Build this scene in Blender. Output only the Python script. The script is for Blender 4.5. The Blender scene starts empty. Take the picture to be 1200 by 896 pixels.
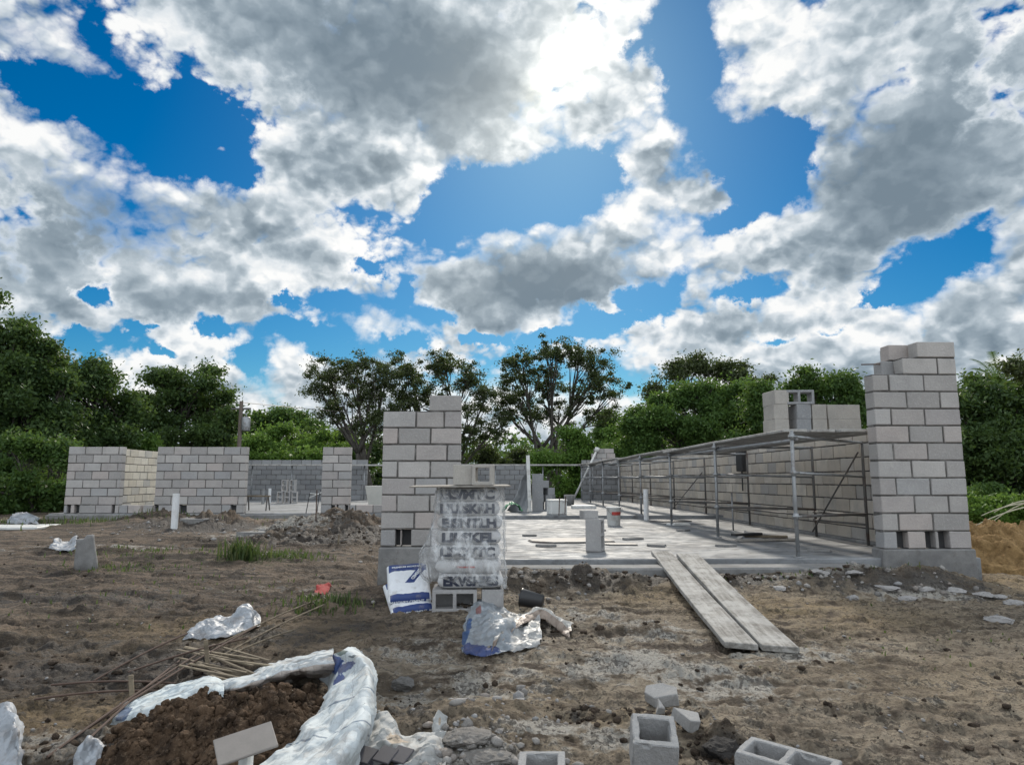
import bpy, bmesh, math, random
import numpy as np
from mathutils import Vector, Matrix

R = math.radians
scene = bpy.context.scene
COL = scene.collection

# ------------------------------------------------------------------ camera
EYE = np.array((0.0, 0.0, 0.78))          # slab level is about z = 0
F_PX, PITCH, YAW = 820.0, R(7.9), R(1.96)
_f = np.array((math.sin(YAW)*math.cos(PITCH), math.cos(YAW)*math.cos(PITCH), math.sin(PITCH)))
_r = np.array((math.cos(YAW), -math.sin(YAW), 0.0))
_u = np.cross(_r, _f)

def ray(px, py):
    return _f + _r*((px-600.0)/F_PX) + _u*((448.0-py)/F_PX)
def at_depth(px, py, Y):
    d = ray(px, py); return EYE + d*(Y/d[1])
def at_level(px, py, z):
    d = ray(px, py); return EYE + d*((z-EYE[2])/d[2])

cam_d = bpy.data.cameras.new('camera')
cam = bpy.data.objects.new('camera', cam_d); COL.objects.link(cam)
cam.location = EYE; cam.rotation_euler = (R(90)+PITCH, 0, -YAW)
cam_d.sensor_width = 36; cam_d.lens = F_PX*36/1200
cam_d.clip_start = 0.05; cam_d.clip_end = 3000
scene.camera = cam

# ------------------------------------------------------------------ noise (numpy)
def _hash(ix, iy, iz, seed):
    h = (ix.astype(np.int64)*374761393 + iy.astype(np.int64)*668265263 + iz.astype(np.int64)*2147483647 + seed*974634213) & 0xFFFFFFFF
    h = ((h ^ (h >> 13))*1274126177) & 0xFFFFFFFF
    h = ((h ^ (h >> 16))*2246822519) & 0xFFFFFFFF
    return ((h ^ (h >> 15)) & 0xFFFFFF)/float(0xFFFFFF)
def vn3(x, y, z, seed=0):
    x, y, z = np.broadcast_arrays(np.asarray(x, float), np.asarray(y, float), np.asarray(z, float))
    ix, iy, iz = np.floor(x), np.floor(y), np.floor(z)
    fx, fy, fz = x-ix, y-iy, z-iz
    fx, fy, fz = [t*t*t*(t*(t*6-15)+10) for t in (fx, fy, fz)]
    def c(a, b, d): return _hash(ix+a, iy+b, iz+d, seed)
    x00 = c(0,0,0)*(1-fx)+c(1,0,0)*fx; x10 = c(0,1,0)*(1-fx)+c(1,1,0)*fx
    x01 = c(0,0,1)*(1-fx)+c(1,0,1)*fx; x11 = c(0,1,1)*(1-fx)+c(1,1,1)*fx
    return (x00*(1-fy)+x10*fy)*(1-fz)+(x01*(1-fy)+x11*fy)*fz
def vn2(x, y, seed=0):
    x, y = np.asarray(x, float), np.asarray(y, float)
    ix, iy = np.floor(x), np.floor(y)
    fx, fy = x-ix, y-iy
    fx, fy = [t*t*t*(t*(t*6-15)+10) for t in (fx, fy)]
    z = np.zeros_like(ix)
    def c(a, b): return _hash(ix+a, iy+b, z, seed)
    return (c(0,0)*(1-fx)+c(1,0)*fx)*(1-fy)+(c(0,1)*(1-fx)+c(1,1)*fx)*fy
def fbm2(x, y, octaves=5, seed=0, gain=0.5):
    s = 0; a = 1; t = 0; ca, sa = math.cos(.6), math.sin(.6)
    for k in range(octaves):
        s = s + a*vn2(x, y, seed+k); t += a; a *= gain
        x, y = (x*ca-y*sa)*2.03+17.1, (x*sa+y*ca)*2.03+5.3
    return s/t
def fbm3(x, y, z, octaves=4, seed=0, gain=0.5):
    s = 0; a = 1; t = 0
    for k in range(octaves):
        s = s + a*vn3(x, y, z, seed+k); t += a; a *= gain
        x, y, z = x*2.03+3.1, y*2.03+7.7, z*2.03+1.9
    return s/t
def smooth(e0, e1, x):
    t = np.clip((x-e0)/(e1-e0), 0, 1); return t*t*(3-2*t)

# ------------------------------------------------------------------ object helpers
def link_mesh(name, me, mat=None, parent=None, loc=None, rot=None):
    o = bpy.data.objects.new(name, me); COL.objects.link(o)
    if mat is not None and not me.materials:
        for m in (mat if isinstance(mat, (list, tuple)) else (mat,)): me.materials.append(m)
    if parent is not None: o.parent = parent
    if loc is not None: o.location = loc
    if rot is not None: o.rotation_euler = rot
    return o
def np_mesh(name, verts, faces, smooth_shade=False):
    """verts (n,3); faces (m,k) array or list of tuples"""
    me = bpy.data.meshes.new(name)
    verts = np.asarray(verts, np.float32)
    if isinstance(faces, np.ndarray):
        m, k = faces.shape
        me.vertices.add(len(verts)); me.vertices.foreach_set('co', verts.ravel())
        me.loops.add(m*k); me.loops.foreach_set('vertex_index', faces.astype(np.int32).ravel())
        me.polygons.add(m)
        me.polygons.foreach_set('loop_start', np.arange(0, m*k, k, dtype=np.int32))
        me.polygons.foreach_set('loop_total', np.full(m, k, np.int32))
        me.update(calc_edges=True); me.validate()
    else:
        me.from_pydata([tuple(map(float, v)) for v in verts], [], faces); me.update()
    if smooth_shade:
        me.polygons.foreach_set('use_smooth', np.ones(len(me.polygons), bool))
    return me
def bm_mesh(name, bm, smooth_shade=False):
    me = bpy.data.meshes.new(name); bm.to_mesh(me); bm.free()
    if smooth_shade:
        me.polygons.foreach_set('use_smooth', np.ones(len(me.polygons), bool))
    return me
def tag(o, label=None, cat=None, group=None, kind=None):
    if label: o['label'] = label
    if cat: o['category'] = cat
    if group: o['group'] = group
    if kind: o['kind'] = kind
    return o
def thing(name, label, cat, loc=(0,0,0), rotz=0.0, group=None):
    o = bpy.data.objects.new(name, None); COL.objects.link(o)
    o.location = loc; o.rotation_euler = (0, 0, rotz); o.empty_display_size = .1
    return tag(o, label, cat, group)
def struct(name, me, mat):
    return tag(link_mesh(name, me, mat), kind='structure')

class Geo:
    """collects polygons for one mesh"""
    def __init__(s): s.v = []; s.f = []
    def add(s, vs, fs):
        n = len(s.v); s.v += [tuple(map(float, q)) for q in vs]; s.f += [tuple(n+i for i in q) for q in fs]; return s
    def box(s, lo, hi, ch=0.0, M=None, jit=0.0, rng=random):
        (x0, y0, z0), (x1, y1, z1) = lo, hi
        if ch <= 0:
            vs = [(x0,y0,z0),(x1,y0,z0),(x1,y1,z0),(x0,y1,z0),(x0,y0,z1),(x1,y0,z1),(x1,y1,z1),(x0,y1,z1)]
            fs = [(0,3,2,1),(4,5,6,7),(0,1,5,4),(1,2,6,5),(2,3,7,6),(3,0,4,7)]
        else:
            vs = []; ix = {}
            for i in (0,1):
                for j in (0,1):
                    for k in (0,1):
                        c = ((x0,x1)[i], (y0,y1)[j], (z0,z1)[k]); d = (1-2*i, 1-2*j, 1-2*k)
                        jx = [rng.uniform(-jit, jit) for _ in range(3)] if jit else (0,0,0)
                        for a in range(3):
                            q = [c[t]+(0 if t == a else d[t]*ch)+jx[t] for t in range(3)]
                            ix[i,j,k,a] = len(vs); vs.append(tuple(q))
            fs = []
            for a in range(3):
                b, c2 = [(1,2),(2,0),(0,1)][a]
                for sgn in (0,1):
                    def key(p, q):
                        t = [0,0,0]; t[a] = sgn; t[b] = p; t[c2] = q; return ix[t[0],t[1],t[2],a]
                    q = (key(0,0), key(1,0), key(1,1), key(0,1))
                    fs.append(q if sgn else q[::-1])
            for a in range(3):           # edges parallel to axis a
                b, c2 = [(1,2),(2,0),(0,1)][a]
                for p in (0,1):
                    for q in (0,1):
                        def key(t_a, which):
                            t = [0,0,0]; t[a] = t_a; t[b] = p; t[c2] = q; return ix[t[0],t[1],t[2],which]
                        quad = (key(0,b), key(1,b), key(1,c2), key(0,c2))
                        fs.append(quad if (p == q) else quad[::-1])
            for i in (0,1):
                for j in (0,1):
                    for k in (0,1):
                        t = (ix[i,j,k,0], ix[i,j,k,1], ix[i,j,k,2])
                        fs.append(t if (i+j+k) % 2 else t[::-1])
        if M is not None: vs = [tuple(M @ Vector(q)) for q in vs]
        return s.add(vs, fs)
    def tube(s, pts, rad, sides=8, cap=True):
        pts = [Vector(p) for p in pts]; n = len(pts)
        rad = rad if isinstance(rad, (list, tuple)) else [rad]*n
        vs = []; fs = []; prev = None
        for i, p in enumerate(pts):
            t = (pts[min(i+1, n-1)]-pts[max(i-1, 0)])
            if t.length < 1e-9: t = Vector((0,0,1))
            t.normalize()
            if prev is None:
                a = Vector((0,0,1)) if abs(t.z) < .9 else Vector((1,0,0))
                u = t.cross(a).normalized()
            else:
                u = (prev - t*prev.dot(t)).normalized()
            prev = u; w = t.cross(u)
            for k in range(sides):
                an = 2*math.pi*k/sides
                vs.append(p+(u*math.cos(an)+w*math.sin(an))*rad[i])
        for i in range(n-1):
            for k in range(sides):
                k2 = (k+1) % sides
                fs.append((i*sides+k, i*sides+k2, (i+1)*sides+k2, (i+1)*sides+k))
        if cap:
            fs.append(tuple(range(sides))[::-1]); fs.append(tuple((n-1)*sides+k for k in range(sides)))
        return s.add(vs, fs)
    def lathe(s, prof, sides=20, M=None):
        vs = []; fs = []
        for (r, z) in prof:
            for k in range(sides):
                a = 2*math.pi*k/sides; vs.append((r*math.cos(a), r*math.sin(a), z))
        for i in range(len(prof)-1):
            for k in range(sides):
                k2 = (k+1) % sides
                fs.append((i*sides+k, i*sides+k2, (i+1)*sides+k2, (i+1)*sides+k))
        if M is not None: vs = [tuple(M @ Vector(q)) for q in vs]
        return s.add(vs, fs)
    def mesh(s, name, smooth_shade=False):
        return np_mesh(name, s.v, s.f, smooth_shade)
    def build(s, name, mat, parent=None, loc=None, rot=None, smooth_shade=False):
        return link_mesh(name, s.mesh(name, smooth_shade), mat, parent, loc, rot)

# ------------------------------------------------------------------ materials
class NT:
    def __init__(s, nt): s.nt = nt
    def n(s, kind, **kw):
        nd = s.nt.nodes.new(kind)
        for k, v in kw.items(): setattr(nd, k, v)
        return nd
    def put(s, sock, v):
        if isinstance(v, bpy.types.NodeSocket): s.nt.links.new(v, sock)
        elif v is not None:
            if hasattr(sock.default_value, '__len__') and not hasattr(v, '__len__'): v = (v,)*len(sock.default_value)
            if hasattr(v, '__len__') and len(v) == 3 and len(sock.default_value) == 4: v = (*v, 1)
            sock.default_value = v
    def m(s, op, a, b=None, c=None, clamp=False):
        nd = s.n('ShaderNodeMath', operation=op, use_clamp=clamp)
        for i, v in enumerate((a, b, c)):
            if v is not None: s.put(nd.inputs[i], v)
        return nd.outputs[0]
    def vm(s, op, a, b=None, c=None, out=0):
        nd = s.n('ShaderNodeVectorMath', operation=op)
        for i, v in enumerate((a, b, c)):
            if v is not None: s.put(nd.inputs[i], v)
        return nd.outputs[out]
    def noise(s, vec, scale, detail=4, rough=.5, dist=0.0, out=0, dim='3D'):
        nd = s.n('ShaderNodeTexNoise', noise_dimensions=dim)
        s.put(nd.inputs['Vector'], vec); s.put(nd.inputs['Scale'], scale); s.put(nd.inputs['Detail'], detail)
        s.put(nd.inputs['Roughness'], rough); s.put(nd.inputs['Distortion'], dist)
        return nd.outputs[out]
    def voro(s, vec, scale, feature='F1', out=0, rnd=1.0):
        nd = s.n('ShaderNodeTexVoronoi', feature=feature)
        s.put(nd.inputs['Vector'], vec); s.put(nd.inputs['Scale'], scale); s.put(nd.inputs['Randomness'], rnd)
        return nd.outputs[out]
    def mix(s, fac, a, b, blend='MIX'):
        nd = s.n('ShaderNodeMix', data_type='RGBA', blend_type=blend, clamp_factor=True)
        s.put(nd.inputs[0], fac); s.put(nd.inputs[6], a); s.put(nd.inputs[7], b)
        return nd.outputs[2]
    def ramp(s, fac, e0, e1, interp='SMOOTHSTEP', o0=0.0, o1=1.0):
        nd = s.n('ShaderNodeMapRange', interpolation_type=interp, clamp=True)
        s.put(nd.inputs['Value'], fac); s.put(nd.inputs['From Min'], e0); s.put(nd.inputs['From Max'], e1)
        s.put(nd.inputs['To Min'], o0); s.put(nd.inputs['To Max'], o1)
        return nd.outputs[0]
    def bump(s, h, strength=.3, dist=.01, normal=None):
        nd = s.n('ShaderNodeBump'); s.put(nd.inputs['Height'], h)
        s.put(nd.inputs['Strength'], strength); s.put(nd.inputs['Distance'], dist)
        if normal is not None: s.put(nd.inputs['Normal'], normal)
        return nd.outputs[0]
def crumple_height(k, p, scales=((11, 1.0), (26, .9)), amt=1.0):
    # creased sheet: every Voronoi cell is a small plane tipped its own way
    tot = None
    wob = k.vm('ADD', p, k.vm('MULTIPLY', k.vm('SUBTRACT', k.noise(p, 9.0, 2, .5, out=1), (.5,.5,.5)), (.05,.05,.05)))
    for sc, w in scales:
        nd = k.n('ShaderNodeTexVoronoi', feature='F1'); k.put(nd.inputs['Vector'], wob); nd.inputs['Scale'].default_value = sc
        h = k.vm('DOT_PRODUCT', k.vm('SUBTRACT', wob, nd.outputs['Position']), k.vm('SUBTRACT', nd.outputs['Color'], (.5,.5,.5)), out=1)
        tot = k.m('MULTIPLY_ADD', h, w*amt, tot if tot is not None else 0.0)
    return tot
def new_mat(name):
    m = bpy.data.materials.new(name); m.use_nodes = True
    nt = m.node_tree; nt.nodes.clear(); k = NT(nt)
    out = k.n('ShaderNodeOutputMaterial'); k.out = out
    return m, k
def principled(k, col, rough=.8, normal=None, metal=0.0, spec=None):
    b = k.n('ShaderNodeBsdfPrincipled')
    k.put(b.inputs['Base Color'], col); k.put(b.inputs['Roughness'], rough); k.put(b.inputs['Metallic'], metal)
    if normal is not None: k.put(b.inputs['Normal'], normal)
    if spec is not None: k.put(b.inputs['Specular IOR Level'], spec)
    k.nt.links.new(b.outputs[0], k.out.inputs[0])
    return b
def obj_coord(k): return k.n('ShaderNodeTexCoord').outputs['Object']
def world_pos(k): return k.n('ShaderNodeNewGeometry').outputs['Position']
def island(k): return k.n('ShaderNodeNewGeometry').outputs['Random Per Island']
def obj_rand(k): return k.n('ShaderNodeObjectInfo').outputs['Random']

def simple_mat(name, col, rough=.7, var=.25, scale=8.0, bump=.2, bdist=.004, metal=0.0, dirt=None, dirt_amt=.5, spec=None):
    m, k = new_mat(name); p = world_pos(k)
    n1 = k.noise(p, scale, 5, .6); n2 = k.noise(p, scale*9, 3, .6)
    c = k.mix(n1, tuple(v*(1-var) for v in col), tuple(min(1, v*(1+var)) for v in col))
    c = k.mix(k.m('MULTIPLY', n2, .35), c, tuple(v*.55 for v in col))
    if dirt is not None:
        c = k.mix(k.m('MULTIPLY', k.ramp(k.noise(p, scale*.6, 6, .65), .48, .68), dirt_amt), c, dirt)
    principled(k, c, rough, k.bump(k.m('ADD', n1, k.m('MULTIPLY', n2, .5)), bump, bdist), metal, spec)
    return m
# ------------------------------------------------------------------ sky, clouds and sun
def az_el(px, py):
    d = ray(px, py); d = d/np.linalg.norm(d)
    return math.degrees(math.atan2(d[0], d[1])), math.degrees(math.asin(d[2]))
SUN_PX = (655, 78)
SUN_AZ, SUN_EL = az_el(*SUN_PX)
SUN_DIR = np.array((math.sin(R(SUN_AZ))*math.cos(R(SUN_EL)), math.cos(R(SUN_AZ))*math.cos(R(SUN_EL)), math.sin(R(SUN_EL))))

def make_world():
    w = bpy.data.worlds.new('World'); scene.world = w; w.use_nodes = True
    nt = w.node_tree; nt.nodes.clear(); k = NT(nt)
    out = k.n('ShaderNodeOutputWorld')
    d = k.n('ShaderNodeTexCoord').outputs['Generated']
    sx = k.n('ShaderNodeSeparateXYZ'); k.put(sx.inputs[0], d); x, y, z = sx.outputs
    az = k.m('MULTIPLY', k.m('ARCTAN2', x, y), 180/math.pi)
    el = k.m('MULTIPLY', k.m('ARCSINE', k.m('MAXIMUM', k.m('MINIMUM', z, 1.0), -1.0)), 180/math.pi)
    cm = k.n('ShaderNodeCombineXYZ'); k.put(cm.inputs[0], az); k.put(cm.inputs[1], el); uv0 = cm.outputs[0]
    # ragged outlines: the layout itself is pushed about by noise
    wv = k.noise(d, 7.0, 7, .68, out=1)
    wv = k.vm('SUBTRACT', wv, (.5,.5,.5)); wv = k.vm('MULTIPLY', wv, (7.5, 6.0, 0))
    uv = k.vm('ADD', uv0, wv)
    def blobs(lst):
        tot = None
        for (px, py, rx, ry, wgt) in lst:
            a, e = az_el(px, py)
            a1, e1 = az_el(px+rx, py); a2, e2 = az_el(px, py-ry)
            sa = 1/max(.2, math.hypot(a1-a, e1-e)); se = 1/max(.2, math.hypot(a2-a, e2-e))
            q = k.vm('MULTIPLY_ADD', uv, (sa, se, 0), (-a*sa, -e*se, 0))
            d2 = k.vm('DOT_PRODUCT', q, q, out=1)
            g = k.m('POWER', math.e, k.m('MULTIPLY', d2, -1.0))
            tot = k.m('MULTIPLY_ADD', g, wgt, tot if tot is not None else 0.0)
        return tot
    holes = [(35,80,48,22,-.8),(75,105,52,28,-1.0),(140,120,45,34,-.7),(195,150,60,32,-1.1),(255,165,48,40,-1.1),(235,200,40,20,-.8),(285,205,26,18,-.6),
             (110,40,24,24,-.4),
             (525,230,38,26,-1.0),(580,218,45,32,-1.0),(655,222,55,30,-1.0),(705,200,34,22,-.8),(640,252,60,10,-.5),(505,262,20,14,-.7),(625,240,22,8,.5),(600,165,60,16,.5),(760,185,30,20,.8),(800,225,48,22,.9),(745,108,36,20,.8),(690,135,40,22,.7),(560,180,40,20,.4),(520,200,24,20,.3),(850,225,24,18,.5),(250,170,18,9,.7),(240,205,20,12,.6),(180,165,16,10,.4),
             (795,35,34,60,-1.1),(800,110,34,44,-1.0),(735,62,16,14,-.5),(860,185,46,36,-1.0),(905,160,46,24,-1.0),(885,225,36,34,-1.0),(930,210,24,40,-.9),(850,255,28,14,-.7),
             (1110,305,36,18,-1.0),(1072,330,26,14,-.9),(1040,352,28,8,-.6),(985,385,28,8,-.6),
             (425,318,26,16,-.9),(400,350,34,14,-.55),(345,388,40,14,-.8),(285,415,26,14,-.8),(395,408,34,12,-.8),(520,372,34,12,-.8),(470,345,14,20,-.6),
             (110,348,24,14,-.9),(85,392,18,7,-.8),(190,405,16,8,-.6),
             (715,378,50,12,-.9),(760,350,32,14,-.9),(800,330,16,18,-.7),(690,400,26,8,-.6),(590,400,12,5,-.5),(560,398,22,8,-.8),(640,402,22,7,-.8),(880,345,24,10,-.7),(470,398,28,10,-.9),(330,352,18,9,-.7),(250,385,18,8,-.6),(160,372,16,9,-.6),(915,395,26,8,-.7)]
    cores = [(460,85,130,85,.95),(560,60,80,80,.6),(330,30,130,50,.5),(50,285,130,70,.95),(150,270,80,50,.45),(600,335,115,40,1.0),(700,325,60,26,.45),
             (1090,190,140,90,.85),(1160,60,90,100,.7),(1010,250,80,55,.5),(990,60,80,50,.3),(560,130,60,40,.4),
             (820,385,60,14,.5),(1130,360,70,26,.5),(420,215,60,22,.4),(250,350,80,20,.45),(330,300,60,20,.3),(60,350,60,16,.3)]
    hole = blobs(holes); core = blobs(cores)
    q = k.vm('MULTIPLY', d, (1, 1, 1.35))
    n1 = k.noise(q, 4.0, 8, .58, .2)
    qd = k.vm('ADD', q, k.vm('MULTIPLY', k.vm('SUBTRACT', k.noise(q, 16.0, 4, .6, out=1), (.5,.5,.5)), (.05,.05,.05)))
    def billow(v):
        tot = None
        for scl, wgt in ((9.0, .56), (22.0, .27), (55.0, .19)):
            nd = k.n('ShaderNodeTexVoronoi', feature='F1'); k.put(nd.inputs['Vector'], v)
            nd.inputs['Scale'].default_value = scl; pass
            tot = k.m('MULTIPLY_ADD', nd.outputs['Distance'], -wgt, tot if tot is not None else 1.0)
        return tot
    v1 = billow(qd)
    v2 = billow(k.vm('ADD', qd, (.0, 0, .026)))
    fine = k.noise(q, 30.0, 8, .65, .2)
    c = k.m('ADD', hole, k.m('MULTIPLY_ADD', k.m('SUBTRACT', n1, .5), 1.7, .34))
    c = k.m('ADD', c, k.m('MULTIPLY', k.m('SUBTRACT', v1, .52), 1.5))
    c = k.m('ADD', c, k.m('MULTIPLY', k.m('SUBTRACT', fine, .5), .55))
    c = k.m('ADD', c, k.m('MULTIPLY', core, .35))
    c = k.m('ADD', c, k.ramp(el, 9.0, 0.0, o0=0.0, o1=.8))
    wisp = k.ramp(k.noise(q, 5.0, 2, .5), .40, .65)
    alpha = k.ramp(c, -.10, k.m('MULTIPLY_ADD', wisp, .40, .16))
    cosang = k.vm('DOT_PRODUCT', d, tuple(SUN_DIR), out=1)
    ang0 = k.m('MULTIPLY', k.m('ARCCOSINE', k.m('MINIMUM', cosang, 1.0)), 180/math.pi)
    near = k.m('POWER', math.e, k.m('DIVIDE', ang0, -8.0))
    cs = k.m('ADD', k.m('ADD', k.m('MULTIPLY', hole, .75), k.m('MULTIPLY', core, .3)), k.m('MULTIPLY_ADD', k.m('SUBTRACT', n1, .5), 1.5, .34))
    body = k.ramp(cs, .0, .85)
    rim = k.ramp(c, -.02, .42)
    thick = k.m('MULTIPLY', rim, k.m('ADD', k.m('MULTIPLY_ADD', body, .29, .165), k.m('MULTIPLY', core, .58)))
    thick = k.m('ADD', thick, k.m('MULTIPLY', k.m('SUBTRACT', n1, .5), .55))
    relief = k.m('MULTIPLY', k.m('SUBTRACT', v2, v1), k.m('MULTIPLY_ADD', k.m('MINIMUM', core, 1.0), -1.35, 2.3))
    thick = k.m('ADD', thick, relief)
    thick = k.m('SUBTRACT', thick, k.m('MULTIPLY', near, .38))
    g = k.ramp(thick, -.10, 1.06, 'LINEAR')
    rmp = k.n('ShaderNodeValToRGB'); k.put(rmp.inputs[0], g)
    cr = rmp.color_ramp; cr.interpolation = 'LINEAR'
    cr.elements[0].position = 0; cr.elements[0].color = (.97,.975,.97,1)
    cr.elements[1].position = 1; cr.elements[1].color = (.185,.245,.30,1)
    for ps, cl_ in ((.22, (.72,.775,.82,1)), (.45, (.455,.53,.59,1)), (.70, (.285,.355,.415,1))):
        e = cr.elements.new(ps); e.color = cl_
    cloud = rmp.outputs[0]
    # extra brightness added to unseen clouds behind and right, filling shaded faces
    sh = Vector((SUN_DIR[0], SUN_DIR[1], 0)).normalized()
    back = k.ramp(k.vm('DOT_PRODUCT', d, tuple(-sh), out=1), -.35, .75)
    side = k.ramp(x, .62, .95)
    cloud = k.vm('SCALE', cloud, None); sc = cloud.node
    k.put(sc.inputs[0], rmp.outputs[0]); k.put(sc.inputs['Scale'], k.m('ADD', k.m('MULTIPLY_ADD', back, BACK_FILL, 1.0), k.m('MULTIPLY', side, SIDE_FILL)))
    # glare of the sun through the cloud edge
    da = k.m('SUBTRACT', az, SUN_AZ); de = k.m('SUBTRACT', el, SUN_EL)
    gu = k.m('MULTIPLY', k.m('ADD', da, de), .707/1.75); gw = k.m('MULTIPLY', k.m('SUBTRACT', da, de), .707*1.25)
    ang = k.m('SQRT', k.m('ADD', k.m('MULTIPLY', gu, gu), k.m('MULTIPLY', gw, gw)))
    ang = k.m('MULTIPLY', ang, k.m('MULTIPLY_ADD', v1, -.9, 1.5))
    gl1 = k.m('POWER', math.e, k.m('MULTIPLY', k.m('POWER', k.m('DIVIDE', ang, 1.9), 2.0), -1.0))
    gl2 = k.m('POWER', math.e, k.m('DIVIDE', ang, -5.5))
    glow = k.m('ADD', k.m('MULTIPLY', gl1, k.m('MULTIPLY_ADD', fine, 3.6, -1.1)), k.m('MULTIPLY', gl2, .36))
    gcol = k.vm('SCALE', (1.0,.92,.72), None); k.put(gcol.node.inputs['Scale'], glow)
    cloud = k.vm('ADD', cloud, gcol)
    sky = k.n('ShaderNodeTexSky', sky_type='NISHITA', sun_disc=False)
    sky.sun_elevation = R(SUN_EL); sky.sun_rotation = R(SUN_AZ); sky.air_density = 1.0; sky.dust_density = .3; sky.ozone_density = 3.0
    hs = k.n('ShaderNodeHueSaturation'); k.put(hs.inputs['Color'], sky.outputs[0])
    hs.inputs['Saturation'].default_value = 1.62; hs.inputs['Value'].default_value = 1.0; hs.inputs['Hue'].default_value = .497
    bg1 = k.n('ShaderNodeBackground'); k.put(bg1.inputs[0], k.vm('MULTIPLY', hs.outputs[0], (.62,1.0,1.06))); bg1.inputs[1].default_value = .066
    gb = k.n('ShaderNodeBackground'); k.put(gb.inputs[0], k.vm('MULTIPLY', gcol, (.5,.92,1.35))); gb.inputs[1].default_value = .04
    ad = k.n('ShaderNodeAddShader'); nt.links.new(bg1.outputs[0], ad.inputs[0]); nt.links.new(gb.outputs[0], ad.inputs[1])
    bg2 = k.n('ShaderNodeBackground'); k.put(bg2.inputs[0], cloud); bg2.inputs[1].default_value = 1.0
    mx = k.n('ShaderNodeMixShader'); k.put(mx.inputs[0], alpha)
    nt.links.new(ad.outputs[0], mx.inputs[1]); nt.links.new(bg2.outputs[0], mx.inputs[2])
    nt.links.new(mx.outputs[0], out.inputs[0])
    try: w.cycles.sampling_method = 'MANUAL'; w.cycles.sample_map_resolution = 512
    except Exception: pass
BACK_FILL, SIDE_FILL = 1.3, .9
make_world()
sd = bpy.data.lights.new('sun', 'SUN'); sd.energy = 3.5; sd.angle = R(5); sd.color = (1.0,.93,.82)
so = bpy.data.objects.new('sun', sd); COL.objects.link(so)
so.rotation_euler = Vector(SUN_DIR).to_track_quat('Z', 'Y').to_euler()
so.location = (5, 30, 30)
vs = scene.view_settings
scene.display_settings.display_device = 'sRGB'
vs.view_transform = 'Standard'; vs.look = 'None'; vs.exposure = 0.0; vs.gamma = 1.0; vs.use_curve_mapping = False
# ------------------------------------------------------------------ materials used by the building
def mat_block(name, dark=(.32,.305,.295), light=(.475,.45,.43), tint=(.44,.385,.36), bump=.35):
    m, k = new_mat(name); p = world_pos(k); r = island(k)
    r2 = k.m('FRACT', k.m('MULTIPLY', r, 17.31)); r3 = k.m('FRACT', k.m('MULTIPLY', r, 71.7))
    c = k.mix(r, dark, light)
    c = k.mix(k.m('MULTIPLY', k.ramp(r2, .55, 1.0), .8), c, tint)
    c = k.mix(k.m('MULTIPLY', k.ramp(r3, .7, 1.0), .55), c, (.30,.31,.325))
    big = k.noise(p, 3.1, 6, .62); sp = k.noise(p, 190.0, 2, .7); md = k.noise(p, 38.0, 4, .6)
    c = k.mix(k.m('MULTIPLY', k.ramp(big, .40, .72), .34), c, (.22,.215,.21))
    c = k.mix(k.m('MULTIPLY', k.ramp(md, .50, .75), .30), c, (.56,.54,.52))
    c = k.mix(k.m('MULTIPLY', k.ramp(sp, .52, .70), .45), c, (.16,.155,.15))
    h = k.m('ADD', k.m('MULTIPLY', sp, .6), md)
    principled(k, c, .92, k.bump(h, min(1.0, bump*2), .007), spec=.25)
    return m
M_BLOCK = mat_block('concrete_block')
M_BLOCK_DARK = mat_block('grey_shaded_block', (.21,.215,.225), (.31,.315,.32), (.25,.25,.255))  # own grey of loose blocks, also painted shade on back walls
M_BLOCK_TAN = mat_block('tan_block', (.42,.375,.315), (.54,.49,.42), (.48,.42,.35))
M_MORTAR = simple_mat('mortar', (.105,.098,.092), .95, .5, 10, .6, .01, 0, (.30,.29,.28), .55)
M_HOLE_SHADE = simple_mat('hole_shade', (.06,.06,.062), .95, .3, 10, .2)  # dark colour painted as the shade inside clean-out holes
def mat_footing():
    m, k = new_mat('cast_concrete'); p = world_pos(k)
    a = k.noise(p, 2.3, 7, .62); b = k.noise(p, 17.0, 6, .6); s = k.noise(p, 130.0, 2, .6)
    c = k.mix(k.ramp(a, .3, .7), (.10,.10,.102), (.235,.23,.225))
    c = k.mix(k.m('MULTIPLY', k.ramp(b, .5, .7), .5), c, (.08,.072,.065))
    c = k.mix(k.m('MULTIPLY', s, .25), c, (.5,.49,.47))
    principled(k, c, .9, k.bump(k.m('ADD', b, k.m('MULTIPLY', s, .4)), .5, .012), spec=.25)
    return m
M_FOOT = mat_footing()
def mat_slab():
    m, k = new_mat('slab_concrete'); p = world_pos(k)
    st = k.vm('MULTIPLY', p, (.85, 1.25, 1))
    a = k.noise(st, 1.1, 8, .62, .6); b = k.noise(st, 5.0, 8, .66, .5); s = k.noise(p, 60.0, 4, .65)
    c = k.mix(k.ramp(a, .32, .66), (.11,.114,.12), (.25,.257,.265))
    c = k.mix(k.m('MULTIPLY', k.ramp(b, .50, .70), .70), c, (.105,.105,.11))
    c = k.mix(k.m('MULTIPLY', k.ramp(k.noise(st, 2.4, 8, .7, 1.2), .52, .66), .72), c, (.10,.095,.09))
    c = k.mix(k.m('MULTIPLY', k.ramp(s, .5, .75), .3), c, (.22,.215,.21))
    rg = k.ramp(b, .3, .7, o0=.58, o1=.9)
    principled(k, c, rg, k.bump(k.m('ADD', b, k.m('MULTIPLY', s, .35)), .4, .015), spec=.32)
    return m
M_SLAB = mat_slab()

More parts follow.
